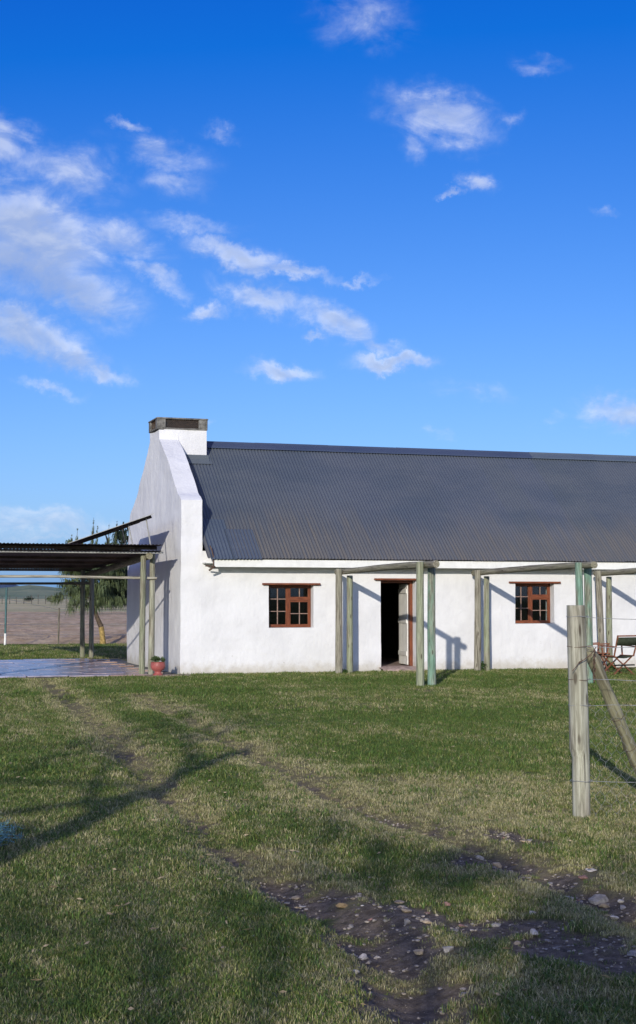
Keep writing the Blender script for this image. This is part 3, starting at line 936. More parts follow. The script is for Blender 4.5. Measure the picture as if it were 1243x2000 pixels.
def window(W, yf=HY0+.19):
    x0, x1, z0, z1 = W
    r = empty_child('window', house)
    fw = .034; th = .06
    m = MB()
    for a, b in (((x0+.004, z0+.004), (x0+fw, z1-.004)), ((x1-fw, z0+.004), (x1-.004, z1-.004)), ((x0+fw, z1-fw), (x1-fw, z1-.004)), ((x0+fw, z0+.004), (x1-fw, z0+fw))):
        m.box((a[0], yf, a[1]), (b[0], yf+th, b[1]), ch=.003)
    xm = x0+(x1-x0)*.49
    m.box((xm-.017, yf-.004, z0+fw), (xm+.017, yf+th, z1-fw), ch=.003)
    m.build('window_frame', M_STAIN, r)
    # left casement: two by three panes; right: fixed fanlight over an opening casement
    zt = z0+(z1-z0)*.66
    def sash(a, b, c, d, rails, stiles, name):
        s = MB(); sw = .036; y0 = yf+.012; y1 = yf+.05
        s.box((a, y0, c), (a+sw, y1, d)); s.box((b-sw, y0, c), (b, y1, d)); s.box((a+sw, y0, c), (b-sw, y1, c+sw)); s.box((a+sw, y0, d-sw), (b-sw, y1, d))
        so = s.build(name, M_STAIN, r)
        g = MB(); ia, ib, ic, id_ = a+sw, b-sw, c+sw, d-sw
        g.box((ia, yf+.034, ic), (ib, yf+.038, id_)); g.build('glass_pane', M_GLASS, r)
        for t in rails:
            z = ic+(id_-ic)*t; q = MB(); q.box((ia, y0+.004, z-.008), (ib, y1-.018, z+.008)); q.build('glazing_bar', M_BAR, r)
        for t in stiles:
            xx = ia+(ib-ia)*t; q = MB(); q.box((xx-.009, y0+.001, ic), (xx+.009, y1-.016, id_)); q.build('glazing_bar', M_BAR, r)
    sash(x0+fw, xm-.017, z0+fw, z1-fw, (.36, .70), (.5,), 'casement')
    sash(xm+.017, x1-fw, zt+.022, z1-fw, (), (.52,), 'fanlight')
    sash(xm+.017, x1-fw, z0+fw, zt-.022, (.48,), (.52,), 'casement')
    q = MB(); q.box((xm+.017, yf-.006, zt-.022), (x1-fw, yf+th-.002, zt+.022)); q.build('transom', M_STAIN, r)
    q = MB(); q.box((x0+.02, yf+.3, z0-.02), (x0+.15, yf+.34, z1)); 
    return r


def empty_child(name, parent):
    o = bpy.data.objects.new(name, None); COL.objects.link(o); o.parent = parent; o['_w'] = list(parent['_w']); o.empty_display_size = .1
    return o


M_BAR = m_simple('worn_glazing_bar', (.30, .20, .16), .55, .4, .25, 20, bmp=0)
window(WIN1); window(WIN2)
lintel(8.66, 9.965, 1.898).build('lintel', M_STAIN, house)
lintel(14.50, 15.80, 1.950).build('lintel', M_STAIN, house)
lintel(11.235, 12.30, 2.010).build('lintel', M_STAIN, house)

# door: open inwards, hinged on the right
dx0, dx1 = DOOR[0], DOOR[1]; yd = HY0+.20
m = MB()
m.box((dx1-.075, yd, .10), (dx1-.004, yd+.09, 2.006), ch=.004)
m.box((dx0+.004, yd, .10), (dx0+.07, yd+.09, 2.006), ch=.004)
m.box((dx0+.07, yd, 1.95), (dx1-.075, yd+.09, 2.006), ch=.004)
m.build('door_frame', M_STAIN, house)
door = empty_child('door', house)
# leaf swung into the room, standing about 80 degrees open
hinge = Vector((dx1-.085, yd+.10, 0)); ang = radians(97)
dirv = Vector((-cos(ang), sin(ang), 0)); nrm = Vector((sin(ang), cos(ang), 0))
for i in range(6):
    m = MB(); a = i*.125
    p = hinge+dirv*(a+.003); q = hinge+dirv*(a+.122)
    c = (p+q)/2; M = Matrix.Translation(c) @ Matrix.Rotation(atan2(dirv.y, dirv.x), 4, 'Z')
    m.box((-.0595, -.014, .12), (.0595, .014, 1.93), M, ch=.004)
    m.build('plank', M_DOORW, door)
for z in (.32, 1.05, 1.72):
    m = MB()
    c = hinge+dirv*.375-nrm*.022*1; M = Matrix.Translation(c) @ Matrix.Rotation(atan2(dirv.y, dirv.x), 4, 'Z')
    m.box((-.36, -.012, z), (.36, .012, z+.1), M, ch=.003)
    m.build('ledge', M_DOORW, door)
# cement doorstep
m = MB()
xs = np.linspace(11.34, 12.32, 14)
V = []; F = []
prof = [(-.30, -.03), (-.29, .035), (-.26, .055), (-.03, .07), (.0, .092), (.22, .10), (.45, .10)]
for i, xx in enumerate(xs):
    for j, (a, b) in enumerate(prof):
        w = .012*sin(i*1.7+j)+.01*sin(i*.6)
        V.append((xx, HY0+a+w, b+.006*sin(i*2.3+j*1.1) if j < 5 else b))
n = len(prof)
for i in range(len(xs)-1):
    for j in range(n-1): F.append((i*n+j, (i+1)*n+j, (i+1)*n+j+1, i*n+j+1))
m.add(V, F); m.build('doorstep', M_CEMENT, house, smooth=True)

# ------------------------------------------------------------------ posts, logs
WGREEN = (.30, .33, .235); WGREY = (.30, .29, .235); WTEAL = (.20, .34, .27); WPALE = (.37, .38, .31)


def post(name, x, y, z1, r, parent, color, seed, lean=(0, 0), label=None, z0=-.12):
    m = MB(); rr_ = random.Random(seed); n = 12
    bx, by = rr_.uniform(-.012, .012), rr_.uniform(-.012, .012)
    pts = [(x+lean[0]*t+bx*sin(pi*t), y+lean[1]*t+by*sin(pi*t), z0+(z1-z0)*t) for t in [k/n for k in range(n+1)]]
    rad = [r*(1.06-.12*k/n)*(1+rr_.uniform(-.02, .02)) for k in range(n+1)]
    m.tube(pts, rad, 14, True, .02, seed)
    return m.build(name, M_POLE, parent, smooth=True, color=color, label=label, bevel=.006)


def logbeam(name, p0, p1, r0, r1, parent, color, seed, sag=.02, label=None):
    m = MB(); p0 = Vector(p0); p1 = Vector(p1); n = 14; rr_ = random.Random(seed)
    pts = [p0.lerp(p1, k/n)+Vector((sag*sin(2*pi*k/n)*.6, 0, sag*sin(pi*k/n))) for k in range(n+1)]
    rad = [(r0+(r1-r0)*k/n)*(1+rr_.uniform(-.03, .03)) for k in range(n+1)]
    m.tube(pts, rad, 14, True, .03, seed)
    return m.build(name, M_POLE, parent, smooth=True, color=color, label=label, bevel=.006)


def pergola(xa, xb, ya_w, yb_w, ya_o, yb_o, beam_x, labels, seed, zw=(2.235, 2.10), zo=(2.285, 2.16), cols=None, dx=0., rw=.075, lean3=(0, 0)):
    g = empty('pergola_frame', (xa, ya_w, 0), labels, 'pergola', 'timber pergola frames along the front wall')
    cols = cols or (WGREY, WGREEN, WGREEN, WTEAL)
    post('post', xa, ya_w, zw[0], rw, g, cols[0], seed, lean3)
    post('post', xb, yb_w, zw[1], rw*.9, g, cols[1], seed+1)
    post('post', xa+dx, ya_o, zo[0], .073, g, cols[2], seed+2)
    post('post', xb+.02+dx, yb_o, zo[1]+.10, .078, g, cols[3], seed+3)
    logbeam('beam', (beam_x[0], max(ya_w, yb_w)+.38, 2.17), (beam_x[1], min(ya_o, yb_o)-.42, 2.235), .062, .067, g, (.27, .26, .19), seed+4)
    return g


pergola(10.10, 10.41, 29.30, 29.48, 24.74, 24.98, (10.25, 10.25), 'timber pergola frame in front of the open door, its front posts nearest the doorway', 10)
pergola(13.38, 13.66, 29.46, 29.55, 24.42, 24.62, (13.52, 13.28), 'timber pergola frame beside the second window with teal stained front posts behind the fence post', 20, cols=(WGREY, WGREEN, WTEAL, WTEAL), lean3=(.02, 0), dx=-.20)
pergola(16.42, 16.66, 29.36, 29.44, 24.3, 24.5, (16.53, 16.3), 'timber pergola frame behind the folding chairs at the right', 30, cols=(WGREY, WGREEN, WTEAL, WGREEN), lean3=(-.08, 0), dx=-.3)

# ------------------------------------------------------------------ carport
car = empty('carport', (3.0, 34.5, 0), 'open carport of paired timber posts under a low brown corrugated roof', 'carport')
post('post', 6.055, 30.25, 2.60, .062, car, WGREEN, 41, (.02, 0)); post('post', 6.285, 30.42, 2.56, .062, car, WPALE, 42, (.02, 0))
post('post', 6.20, 38.98, 2.36, .062, car, WGREEN, 43); post('post', 6.42, 38.90, 2.36, .062, car, WPALE, 44)
post('post', 2.70, 30.25, 2.60, .062, car, WGREEN, 45); post('post', 2.90, 30.42, 2.56, .062, car, WPALE, 46)
post('post', 2.74, 38.98, 2.36, .062, car, WGREEN, 47); post('post', 2.96, 38.90, 2.36, .062, car, WPALE, 48)
logbeam('beam', (6.165, 30.05, 2.50), (6.315, 39.25, 2.22), .075, .07, car, (.27, .26, .19), 49, -.01)
logbeam('beam', (2.80, 30.05, 2.50), (2.85, 39.25, 2.22), .075, .07, car, (.27, .26, .19), 50, -.01)
for yy, zz in ((32.4, 2.45), (34.6, 2.40), (36.8, 2.35), (39.1, 2.295)):
    m = MB(); m.box((2.62, yy-.025, zz+.03), (6.44, yy+.025, zz+.085)); m.build('purlin', M_CROOF, car)
m = MB(); m.box((2.1, 30.06, 2.545), (6.46, 30.12, 2.582), ch=.004); m.build('front_batten', M_GREYM, car)
m = MB(); m.tube([(2.6, 30.335, 2.06), (4.2, 30.33, 2.065), (6.38, 30.335, 2.035)], .028, 8, wob=.03, seed=3); m.build('rail', M_POLE, car, smooth=True, color=(.5, .48, .42))
m = MB(); m.tube([(2.7, 39.02, 1.985), (6.45, 38.94, 2.0)], .032, 8, wob=.02, seed=5); m.build('rail', M_POLE, car, smooth=True, color=(.16, .15, .12))  # rear rail coloured darker, the shade under the roof put in its colour
CL = sheet_mesh('carport_sheet', 10, 9.35, M_CROOF, amp=.009)
slope_c = atan2(-.215, 9.3)
x = 2.02
i = 0
while x < 6.1:
    put_sheet(CL, x, 30.03, 2.603+.002*(i % 2), 0, (1, 1, 1), 1, slope_c, car, 'roof_sheet'); x += .7366; i += 1
CU = sheet_mesh('carport_upper_sheet', 10, 2.5, M_CROOF, amp=.009)
x = 1.92; i = 0
while x < 6.0:
    put_sheet(CU, x, 29.55, 2.715+.002*(i % 2), 0, (1, 1, 1), 1, slope_c*.6, car, 'roof_sheet'); x += .7366; i += 1
m = MB(); m.box((2.5, 29.95, 2.625), (6.3, 30.0, 2.69)); m.build('purlin', M_CROOF, car)
m = MB(); m.box((2.5, 31.6, 2.60), (6.3, 31.65, 2.665)); m.build('purlin', M_CROOF, car)

# tilted panel standing on the carport roof
pan = empty('tilted_panel', (5.5, 30.8, 2.72), 'long grey flat panel tilted on thin struts above the carport roof', 'panel')
pa = Vector((4.53, 30.55, 2.76)); pb = Vector((6.30, 30.28, 3.40)); wv = Vector((.03, 3.3, -.085))
t = (pb-pa).normalized(); nv = t.cross(wv).normalized()
m = MB()
V = [p+w*wv+n_*nv for n_ in (-.006, .006) for (p, w) in ((pa, 0), (pb, 0), (pb, 1), (pa, 1))]
m.add(V, [(0, 3, 2, 1), (4, 5, 6, 7), (0, 1, 5, 4), (1, 2, 6, 5), (2, 3, 7, 6), (3, 0, 4, 7)]); m.build('sheet', M_GREYM, pan)
for w in (0.08, .5, .95):
    m = MB()
    p = pa+wv*w-nv*.0; q = pb+wv*w
    m.bar(p+Vector((0, 0, -.042)), q+Vector((0, 0, -.042)), .03, .06)
    m.build('rail', M_CROOF, pan)
for (f, w, dx) in ((.93, .06, .10), (.72, .06, .10), (.93, .95, .10), (.72, .95, .1), (.80, .3, -.08)):
    p = pa.lerp(pb, f)+wv*w-Vector((0, 0, .05)); m = MB(); m.tube([p, (p.x+dx, p.y, 2.735)], .016 if dx > 0 else .006, 6); m.build('strut', M_GREYM, pan, smooth=True)

# ------------------------------------------------------------------ patio
pat = empty('patio', (3, 34, 0), None, None); pat['kind'] = 'structure'
m = MB(); m.box((-3.2, 29.98, -.1), (6.99, 38.3, .004)); m.build('bedding', M_CAP, pat)
def slab_mesh():
    vs, fs = bmesh_box((0, 0, 0), (.82, .50, .03), .008)
    me = bpy.data.meshes.new('slab'); me.from_pydata(vs, [], fs); me.materials.append(M_PAVE); return me
SLM = slab_mesh(); rp = random.Random(5)
for j in range(15):
    yy = 30.02+j*.535; off = (j % 2)*.41
    for i in range(12):
        xx = -3.1+i*.845+off
        if xx+.82 > 6.86 and yy > 29.9: 
            if xx > 6.1: continue
        o = bpy.data.objects.new('slab', SLM); COL.objects.link(o); o.parent = pat
        o.location = Vector((xx, yy, .006+rp.uniform(-.004, .006)))-Vector((3, 34, 0))
        o.rotation_euler = (rp.uniform(-.006, .006), rp.uniform(-.006, .006), rp.uniform(-.008, .008))
        k = rp.uniform(.85, 1.1)
        fade = min(1, max(0, (xx-4.0)/1.6))
        a = (.44, .43, .53); b_ = (.42, .30, .245)  # first tone is bluish: sky reflection put into the slab colour
        o.color = (*[k*(a[c]*(1-fade)+b_[c]*fade) for c in range(3)], 1)
# strip of cement along the foot of the gable
m = MB(); m.box((6.02, 29.50, -.08), (6.95, 29.975, .03), ch=.01); m.build('edging', M_CEMENT, pat)

# ------------------------------------------------------------------ flower pot
pot = empty('flower_pot', (6.28, 29.68, .03), 'red glazed clay pot on a round foot beside the carport post', 'pot')
prof = [(.0, .03), (.105, .03), (.11, .045), (.085, .06), (.068, .085), (.075, .11), (.125, .14), (.152, .19), (.156, .24), (.146, .285), (.150, .30), (.138, .302), (.130, .27), (0, .265)]
V = []; F = []; n = 24
for r_, z in prof:
    for k in range(n): V.append((6.28+r_*cos(2*pi*k/n), 29.68+r_*sin(2*pi*k/n), z+.0))
for j in range(len(prof)-1):
    for k in range(n): F.append((j*n+k, j*n+(k+1) % n, (j+1)*n+(k+1) % n, (j+1)*n+k))
m = MB(); m.add(V, F); m.build('bowl', M_POT, pot, smooth=True)
suc = MB(); r_ = random.Random(8)
for c in range(15):
    a = r_.uniform(0, 6.28); q = .13*sqrt(r_.random()); bx, by = 6.28+q*cos(a), 29.68+q*sin(a); h0 = .27+r_.uniform(.03, .09)
    for k in range(18):
        th = r_.uniform(0, 6.28); el = r_.uniform(.1, 1.3); L = r_.uniform(.055, .095); w = .018
        d = Vector((cos(th)*cos(el), sin(th)*cos(el), sin(el))); s_ = Vector((-sin(th), cos(th), 0))*w
        b0 = Vector((bx, by, h0)); mid = b0+d*L*.6
        suc.add([b0, mid+s_, b0+d*L, mid-s_, mid+Vector((0, 0, .008))], [(0, 1, 4), (1, 2, 4), (2, 3, 4), (3, 0, 4)])
    suc.tube([(bx, by, .26), (bx, by, h0)], .008, 5)
so = suc.build('succulent', M_SUCC, loc=(6.28, 29.68, .27)); tag(so, 'leafy green succulent growing in the red clay pot', 'plant')

# ------------------------------------------------------------------ folding chairs
def chair(loc, rz, label):
    """x across, +y the way the sitter faces; wood X-frame, canvas back, armrests"""
    g = empty('folding_chair', loc, label, 'chair', 'folding chairs on the lawn')
    R = Matrix.Translation(loc) @ Matrix.Rotation(rz, 4, 'Z')
    def B(name, bars, mt=M_CHAIRW, w=.028, h=.022):
        m = MB()
        for p, q in bars: m.bar(R @ Vector(p), R @ Vector(q), w, h)
        return m.build(name, mt, g)
    W = .25
    B('back_post', [((-W, -.20, .40), (-W-.02, -.36, .84))]); B('back_post', [((W, -.20, .40), (W+.02, -.36, .84))])
    B('back_rail', [((-W-.02, -.36, .83), (W+.02, -.36, .83))], h=.03)
    B('armrest', [((-W-.02, -.30, .60), (-W-.02, .22, .62))], w=.045); B('armrest', [((W+.02, -.30, .60), (W+.02, .22, .62))], w=.045)
    B('arm_post', [((-W, .17, .40), (-W-.01, .20, .61))]); B('arm_post', [((W, .17, .40), (W+.01, .20, .61))])
    for y in (-.20, .20):
        B('leg', [((-W, y, .41), (W, y, .02))]); B('leg', [((W, y+.03, .41), (-W, y+.03, .02))])
    B('foot_rail', [((-W, -.24, .02), (-W, .26, .02))]); B('foot_rail', [((W, -.24, .02), (W, .26, .02))])
    B('seat_rail', [((-W, -.22, .41), (-W, .22, .41))]); B('seat_rail', [((W, -.22, .41), (W, .22, .41))])
    B('stretcher', [((-W, -.235, .22), (W, -.235, .22))], M_BLACK, .02, .03)
    m = MB(); n = 8
    V = []; F = []
    for i in range(n+1):
        t = i/n; x = -W-.01+(2*W+.02)*t; s = .03*sin(pi*t)
        for (y, z) in ((-.305, .63), (-.355, .80)): V.append(R @ Vector((x, y-s, z)))
    for i in range(n): F.append((2*i, 2*i+2, 2*i+3, 2*i+1))
    m.add(V, F); o = m.build('back_canvas', M_CANVAS, g, smooth=True)
    sd = o.modifiers.new('thickness', 'SOLIDIFY'); sd.thickness = .008
    m = MB(); V = []; F = []
    for i in range(n+1):
        t = i/n; x = -W+2*W*t; s = .05*sin(pi*t)
        for y in (-.2, .2): V.append(R @ Vector((x, y, .415-s)))
    for i in range(n): F.append((2*i, 2*i+2, 2*i+3, 2*i+1))
    m.add(V, F); o = m.build('seat_canvas', M_CANVAS, g, smooth=True)
    sd = o.modifiers.new('thickness', 'SOLIDIFY'); sd.thickness = .008
    return g


chair((15.58, 27.2, 0), radians(8), 'wooden folding chair with dark green canvas, its back turned to the camera')
chair((15.85, 28.65, 0), radians(-95), 'wooden folding chair standing sideways behind the leaning fence brace')

# ------------------------------------------------------------------ wire fence in the foreground
fp = empty('wire_fence', (5.29, 9.79, 0), 'weathered timber fence post with leaning brace, wires and hexagonal netting', 'fence')


def bigpost():
    m = MB(); n = 26; V = []; G = []; ns = 18; H = 1.585
    for k in range(n+1):
        t = k/n; z = -.15+(H+.15)*t
        for i in range(ns):
            th = 2*pi*i/ns; r = .064*(1.03-.06*t)
            r *= 1+.03*sin(2*th+1.3)+.02*sin(3*th+z*2)+.012*sin(7*th+z*5)+.01*float(vnoise(th*2.5, z*7, 3)-.5)
            # split slab standing proud on the left above half a metre
            cl = cos(th-radians(200)-YAW*0)
            if z > .505 and cl > .25: r += .020*min(1, (cl-.25)*2.5)*(1.-.35*(z-.5)/1.1)
            x = r*cos(th)+.004*sin(z*3); y = r*sin(th)
            V.append((5.29+x-.022*t, 9.79+y, z)); G.append((x, y, z))
    F = []
    for k in range(n):
        for i in range(ns):
            j = (i+1) % ns; F.append((k*ns+i, k*ns+j, (k+1)*ns+j, (k+1)*ns+i))
    F.append(tuple(n*ns+i for i in range(ns)))
    m.add(V, F, G)
    return m.build('post', M_POLE, fp, smooth=True, color=(.44, .44, .36), bevel=.004)


bigpost()
m = MB()
n = 16; p0 = Vector((5.40, 9.86, 1.26)); p1 = Vector((6.38, 10.60, -.02))
pts = [p0.lerp(p1, k/n) for k in range(n+1)]; rad = [.034]+[.049+.004*sin(k*1.3)+.004*k/n for k in range(1, n+1)]
m.tube(pts, rad, 14, True, .04, 77)
m.build('brace', M_POLE, fp, smooth=True, color=(.33, .32, .22), bevel=.004)
FD = Vector((cos(YAW), -sin(YAW), 0)); F0_ = Vector((5.30, 9.70, 0))


def wire(name, pts, r, mt): 
    w = MB(); w.tube(pts, r, 5); return w.build(name, mt, fp, smooth=True)


for z, dz_ in ((1.50, -.06), (1.275, .0), (1.03, -.005), (.84, 0), (.28, 0)):
    a = F0_+Vector((0, -.0, z)); pts = [a+FD*t+Vector((0, 0, dz_*t*1.2+.006*sin(t*9+z*7))) for t in np.linspace(0, 2.4, 14)]
    wire('wire', pts, .0022, M_WIRE)
    ring = [Vector((5.29-.022*z/1.6+.083*cos(t), 9.79+.078*sin(t), z+.004*sin(3*t+z*9))) for t in np.linspace(0, 2*pi, 17)]
    if z < 1.45 and z > .9: wire('wire_loop', ring, .0022, M_RUST)
    elif z > 1.45: wire('wire_loop', ring, .0022, M_WIRE)
    else: wire('wire_loop', ring, .0018, M_WIRE)
e_ = F0_+FD*2.4+Vector((0, .07, 0))
post('post', e_.x, e_.y, 1.55, .06, fp, (.42, .42, .34), 88)
# twisted wire tail and short chain
wire('wire_tail', [(5.375, 9.70, 1.275), (5.34, 9.69, 1.235), (5.30, 9.685, 1.205), (5.26, 9.68, 1.18), (5.215, 9.68, 1.155), (5.18, 9.67, 1.12), (5.16, 9.67, 1.10)], .0032, M_RUST)
for k in range(3):
    wire('wire_knot', [Vector((5.215+.006*cos(t)+.004*t, 9.68+.007*sin(t), 1.153+.004*t)) for t in np.linspace(0, 9, 12)] if k == 0 else [(5.27+.02*k, 9.676, 1.187+.01*k), (5.285+.02*k, 9.672, 1.20+.01*k)], .0028, M_RUST)
ch_ = MB(); cz = 1.235
for k in range(9):
    c = Vector((5.362-.006*sin(k*.6)-(.012 if k > 5 else 0), 9.70, cz-.026*k)); a = k % 2
    ring = []
    for t in np.linspace(0, 2*pi, 9)[:-1]:
        u, v = .009*cos(t), .017*sin(t); ring.append(c+(Vector((u, 0, v)) if a else Vector((u*.4, u, v))))
    ring.append(ring[0]); ch_.tube(ring, .0034, 5, False)
ch_.build('chain', M_RUST, fp, smooth=True)
# hexagonal netting
hx = MB(); cw, chh = .075, .062; rn = random.Random(4)
jit = {}
def hp(u, z):
    k = (round(u, 3), round(z, 3))
    if k not in jit: jit[k] = (rn.uniform(-.007, .007), rn.uniform(-.007, .007), rn.uniform(-.012, .012))
    j = jit[k]; sagz = -.05*max(0, u-.1)*max(0, (z-.45))*1.2
    return F0_+FD*(u+j[0])+Vector((-sin(YAW)*0, 0, z+j[1]+sagz))+Vector((sin(YAW), cos(YAW), 0))*(j[2]+.02*sin(u*6+z*4))
rows = 13; cols = 30
for r_ in range(rows):
    for c in range(cols):
        u = c*cw+(cw/2 if r_ % 2 else 0)+.055; z = .02+r_*chh
        a = hp(u, z); b = hp(u, z+chh*.42); l = hp(u-cw/2, z+chh); rr2 = hp(u+cw/2, z+chh)
        hx.tube([a, b], .0010, 4, False); hx.tube([b, l], .0009, 4, False); hx.tube([b, rr2], .0009, 4, False)
no = hx.build('netting', M_WIRE, fp, smooth=True)
# wire binding round the brace
for f in (.42, .62, .72):
    c = p0.lerp(p1, f); ax = (p1-p0).normalized(); u_ = ax.cross(Vector((0, 0, 1))).normalized(); v_ = ax.cross(u_).normalized()
    wire('wire_loop', [c+(u_*cos(t)+v_*sin(t))*.058+ax*.006*t for t in np.linspace(0, 2*pi, 12)], .002, M_RUST)

# ------------------------------------------------------------------ far land: ploughed field, dry grassland, hills
def cam_xy(U, V): return U*cos(YAW)+V*sin(YAW), -U*sin(YAW)+V*cos(YAW)


def m_field():
    m, nt, b = mat('ploughed_soil', .95, .1); P = wpos(nt)
    n = noise(nt, mapping(nt, P, (1, 1, 1)), 1.1, 6, .7); n2 = noise(nt, P, .12, 3, .5)
    c = mixc(nt, mapr(nt, n, .32, .68), (.46, .31, .175), (.74, .56, .355))
    c = mixc(nt, mapr(nt, n2, .4, .65, 0, .5), c, (.36, .31, .19))
    sp = mapr(nt, noise(nt, P, 2.6, 2, .5), .70, .73)
    c = mixc(nt, mth(nt, 'MULTIPLY', sp, .7), c, (.48, .42, .36))
    nt.links.new(c, b.inputs['Base Color']); bump(nt, b, noise(nt, P, 3, 5, .7), .8, .15)
    return m


def m_dry(name, a, b_, c_, sc_):
    m, nt, b = mat(name, .95, .1); P = wpos(nt)
    c = mixc(nt, mapr(nt, noise(nt, P, sc_, 5, .6), .35, .65), a, b_)
    c = mixc(nt, mapr(nt, noise(nt, P, sc_*6, 4, .7), .55, .7, 0, .7), c, c_)
    nt.links.new(c, b.inputs['Base Color']); bump(nt, b, noise(nt, P, sc_*8, 4, .7), .6, 1/sc_*.05)
    return m


uu = np.arange(-45, 45, .35); vv = np.concatenate([np.arange(50.3, 80, .3), np.arange(80, 137, .6)])
U, V = np.meshgrid(uu, vv, indexing='ij'); X, Y = cam_xy(U, V)
Z = .012+(.16*fbm(X*1.1, Y*1.1, 81, 4)+.14*fbm(X*2.6, Y*2.6, 85, 2))*sstep(V, 50.2, 53)+.06*fbm(X*4, Y*4, 83, 2)*sstep(V, 50.2, 52)
tag(grid_obj('field', X, Y, Z, m_field()), kind='structure')
uu = np.linspace(-400, 400, 90); vv = np.concatenate([np.linspace(128, 300, 40), np.linspace(310, 900, 20)])
U, V = np.meshgrid(uu, vv, indexing='ij'); X, Y = cam_xy(U, V)
Z = .02+.25*fbm(X*.3, Y*.3, 91, 3)*sstep(V, 128, 140)
tag(grid_obj('dry_grassland', X, Y, Z, m_dry('dry_grass_far', (.66, .55, .31), (.42, .39, .19), (.76, .66, .43), .035)), kind='structure')


def hills(name, D0, D1, prof, mt, bumps, seed):
    uu = np.linspace(-D1*.75, D1*.75, 260); vv = np.linspace(D0, D1*1.25, 46)
    U, V = np.meshgrid(uu, vv, indexing='ij')
    px_ = U/V
    h = np.interp(px_, [p[0] for p in prof], [p[1] for p in prof])
    t = np.clip((V-D0)/(D1-D0), 0, 1.4)
    env = np.where(t < 1, t*t*(3-2*t), 1-(t-1)*1.8)
    Z = h*env*(1+bumps*(fbm(U*.004, V*.004, seed, 4)-.5))*D1/1.-.5+(fbm(U*.03, V*.03, seed+5, 3)-.5)*bumps*D1*.0022
    X, Y = cam_xy(U, V)
    return tag(grid_obj(name, X, Y, np.maximum(Z, -1)+0, mt), kind='structure')


E_ = lambda px_, y: ((px_-621.5)/2840, (1165-y)/2840+.0003)
hills('hills', 900, 2400, [(-1.2, .006), (-.5, .006), E_(0, 1148), E_(35, 1145), E_(60, 1141.5), E_(90, 1144.5), E_(130, 1149), E_(165, 1150), E_(260, 1148), (0., .007), (.2, .004), (.8, .006)],
      m_dry('scrub_hill', (.17, .23, .14), (.32, .34, .20), (.07, .11, .06), .012), .25, 5)
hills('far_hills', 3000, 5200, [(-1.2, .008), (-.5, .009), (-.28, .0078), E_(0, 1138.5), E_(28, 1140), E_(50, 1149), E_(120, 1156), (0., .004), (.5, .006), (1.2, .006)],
      m_dry('haze_tinted_hill', (.085, .13, .19), (.11, .16, .22), (.06, .10, .16), .004), .1, 15)  # blue of the distant air put into the hill colour

# ------------------------------------------------------------------ plants
def leaf_quads(m, c, R, n, size, r_, flat=1.):
    for _ in range(n):
        while True:
            p = Vector((r_.uniform(-1, 1), r_.uniform(-1, 1), r_.uniform(-1, 1)))
            if p.length < 1: break
        p = Vector((p.x*R[0], p.y*R[1], p.z*R[2]))+Vector(c)
        a = Vector((r_.gauss(0, 1), r_.gauss(0, 1), r_.gauss(0, 1)*flat)).normalized(); b = a.cross(Vector((r_.gauss(0, 1), r_.gauss(0, 1), r_.gauss(0, 1)))).normalized()
        s = size*r_.uniform(.6, 1.3)
        m.add([p-a*s, p+b*s*.35, p+a*s, p-b*s*.35], [(0, 1, 2, 3)])


M_BARK = m_simple('tree_bark', (.10, .075, .055), .9, .1, .4, 12, bmp=.5)
M_BARKY = m_simple('lichen_yellow_bark', (.34, .24, .09), .9, .1, .35, 14, bmp=.5)
M_NEEDLE = m_leaf('she_oak_needles', (.060, .092, .048), (.150, .185, .075), .7, .2, 1.5)
M_NEEDLED = m_leaf('dark_needles', (.014, .028, .020), (.035, .055, .032), .7, .15, 1.5)
M_LEAF = m_leaf('shade_leaf', (.03, .05, .02), (.06, .09, .03), .6, .1, 2)


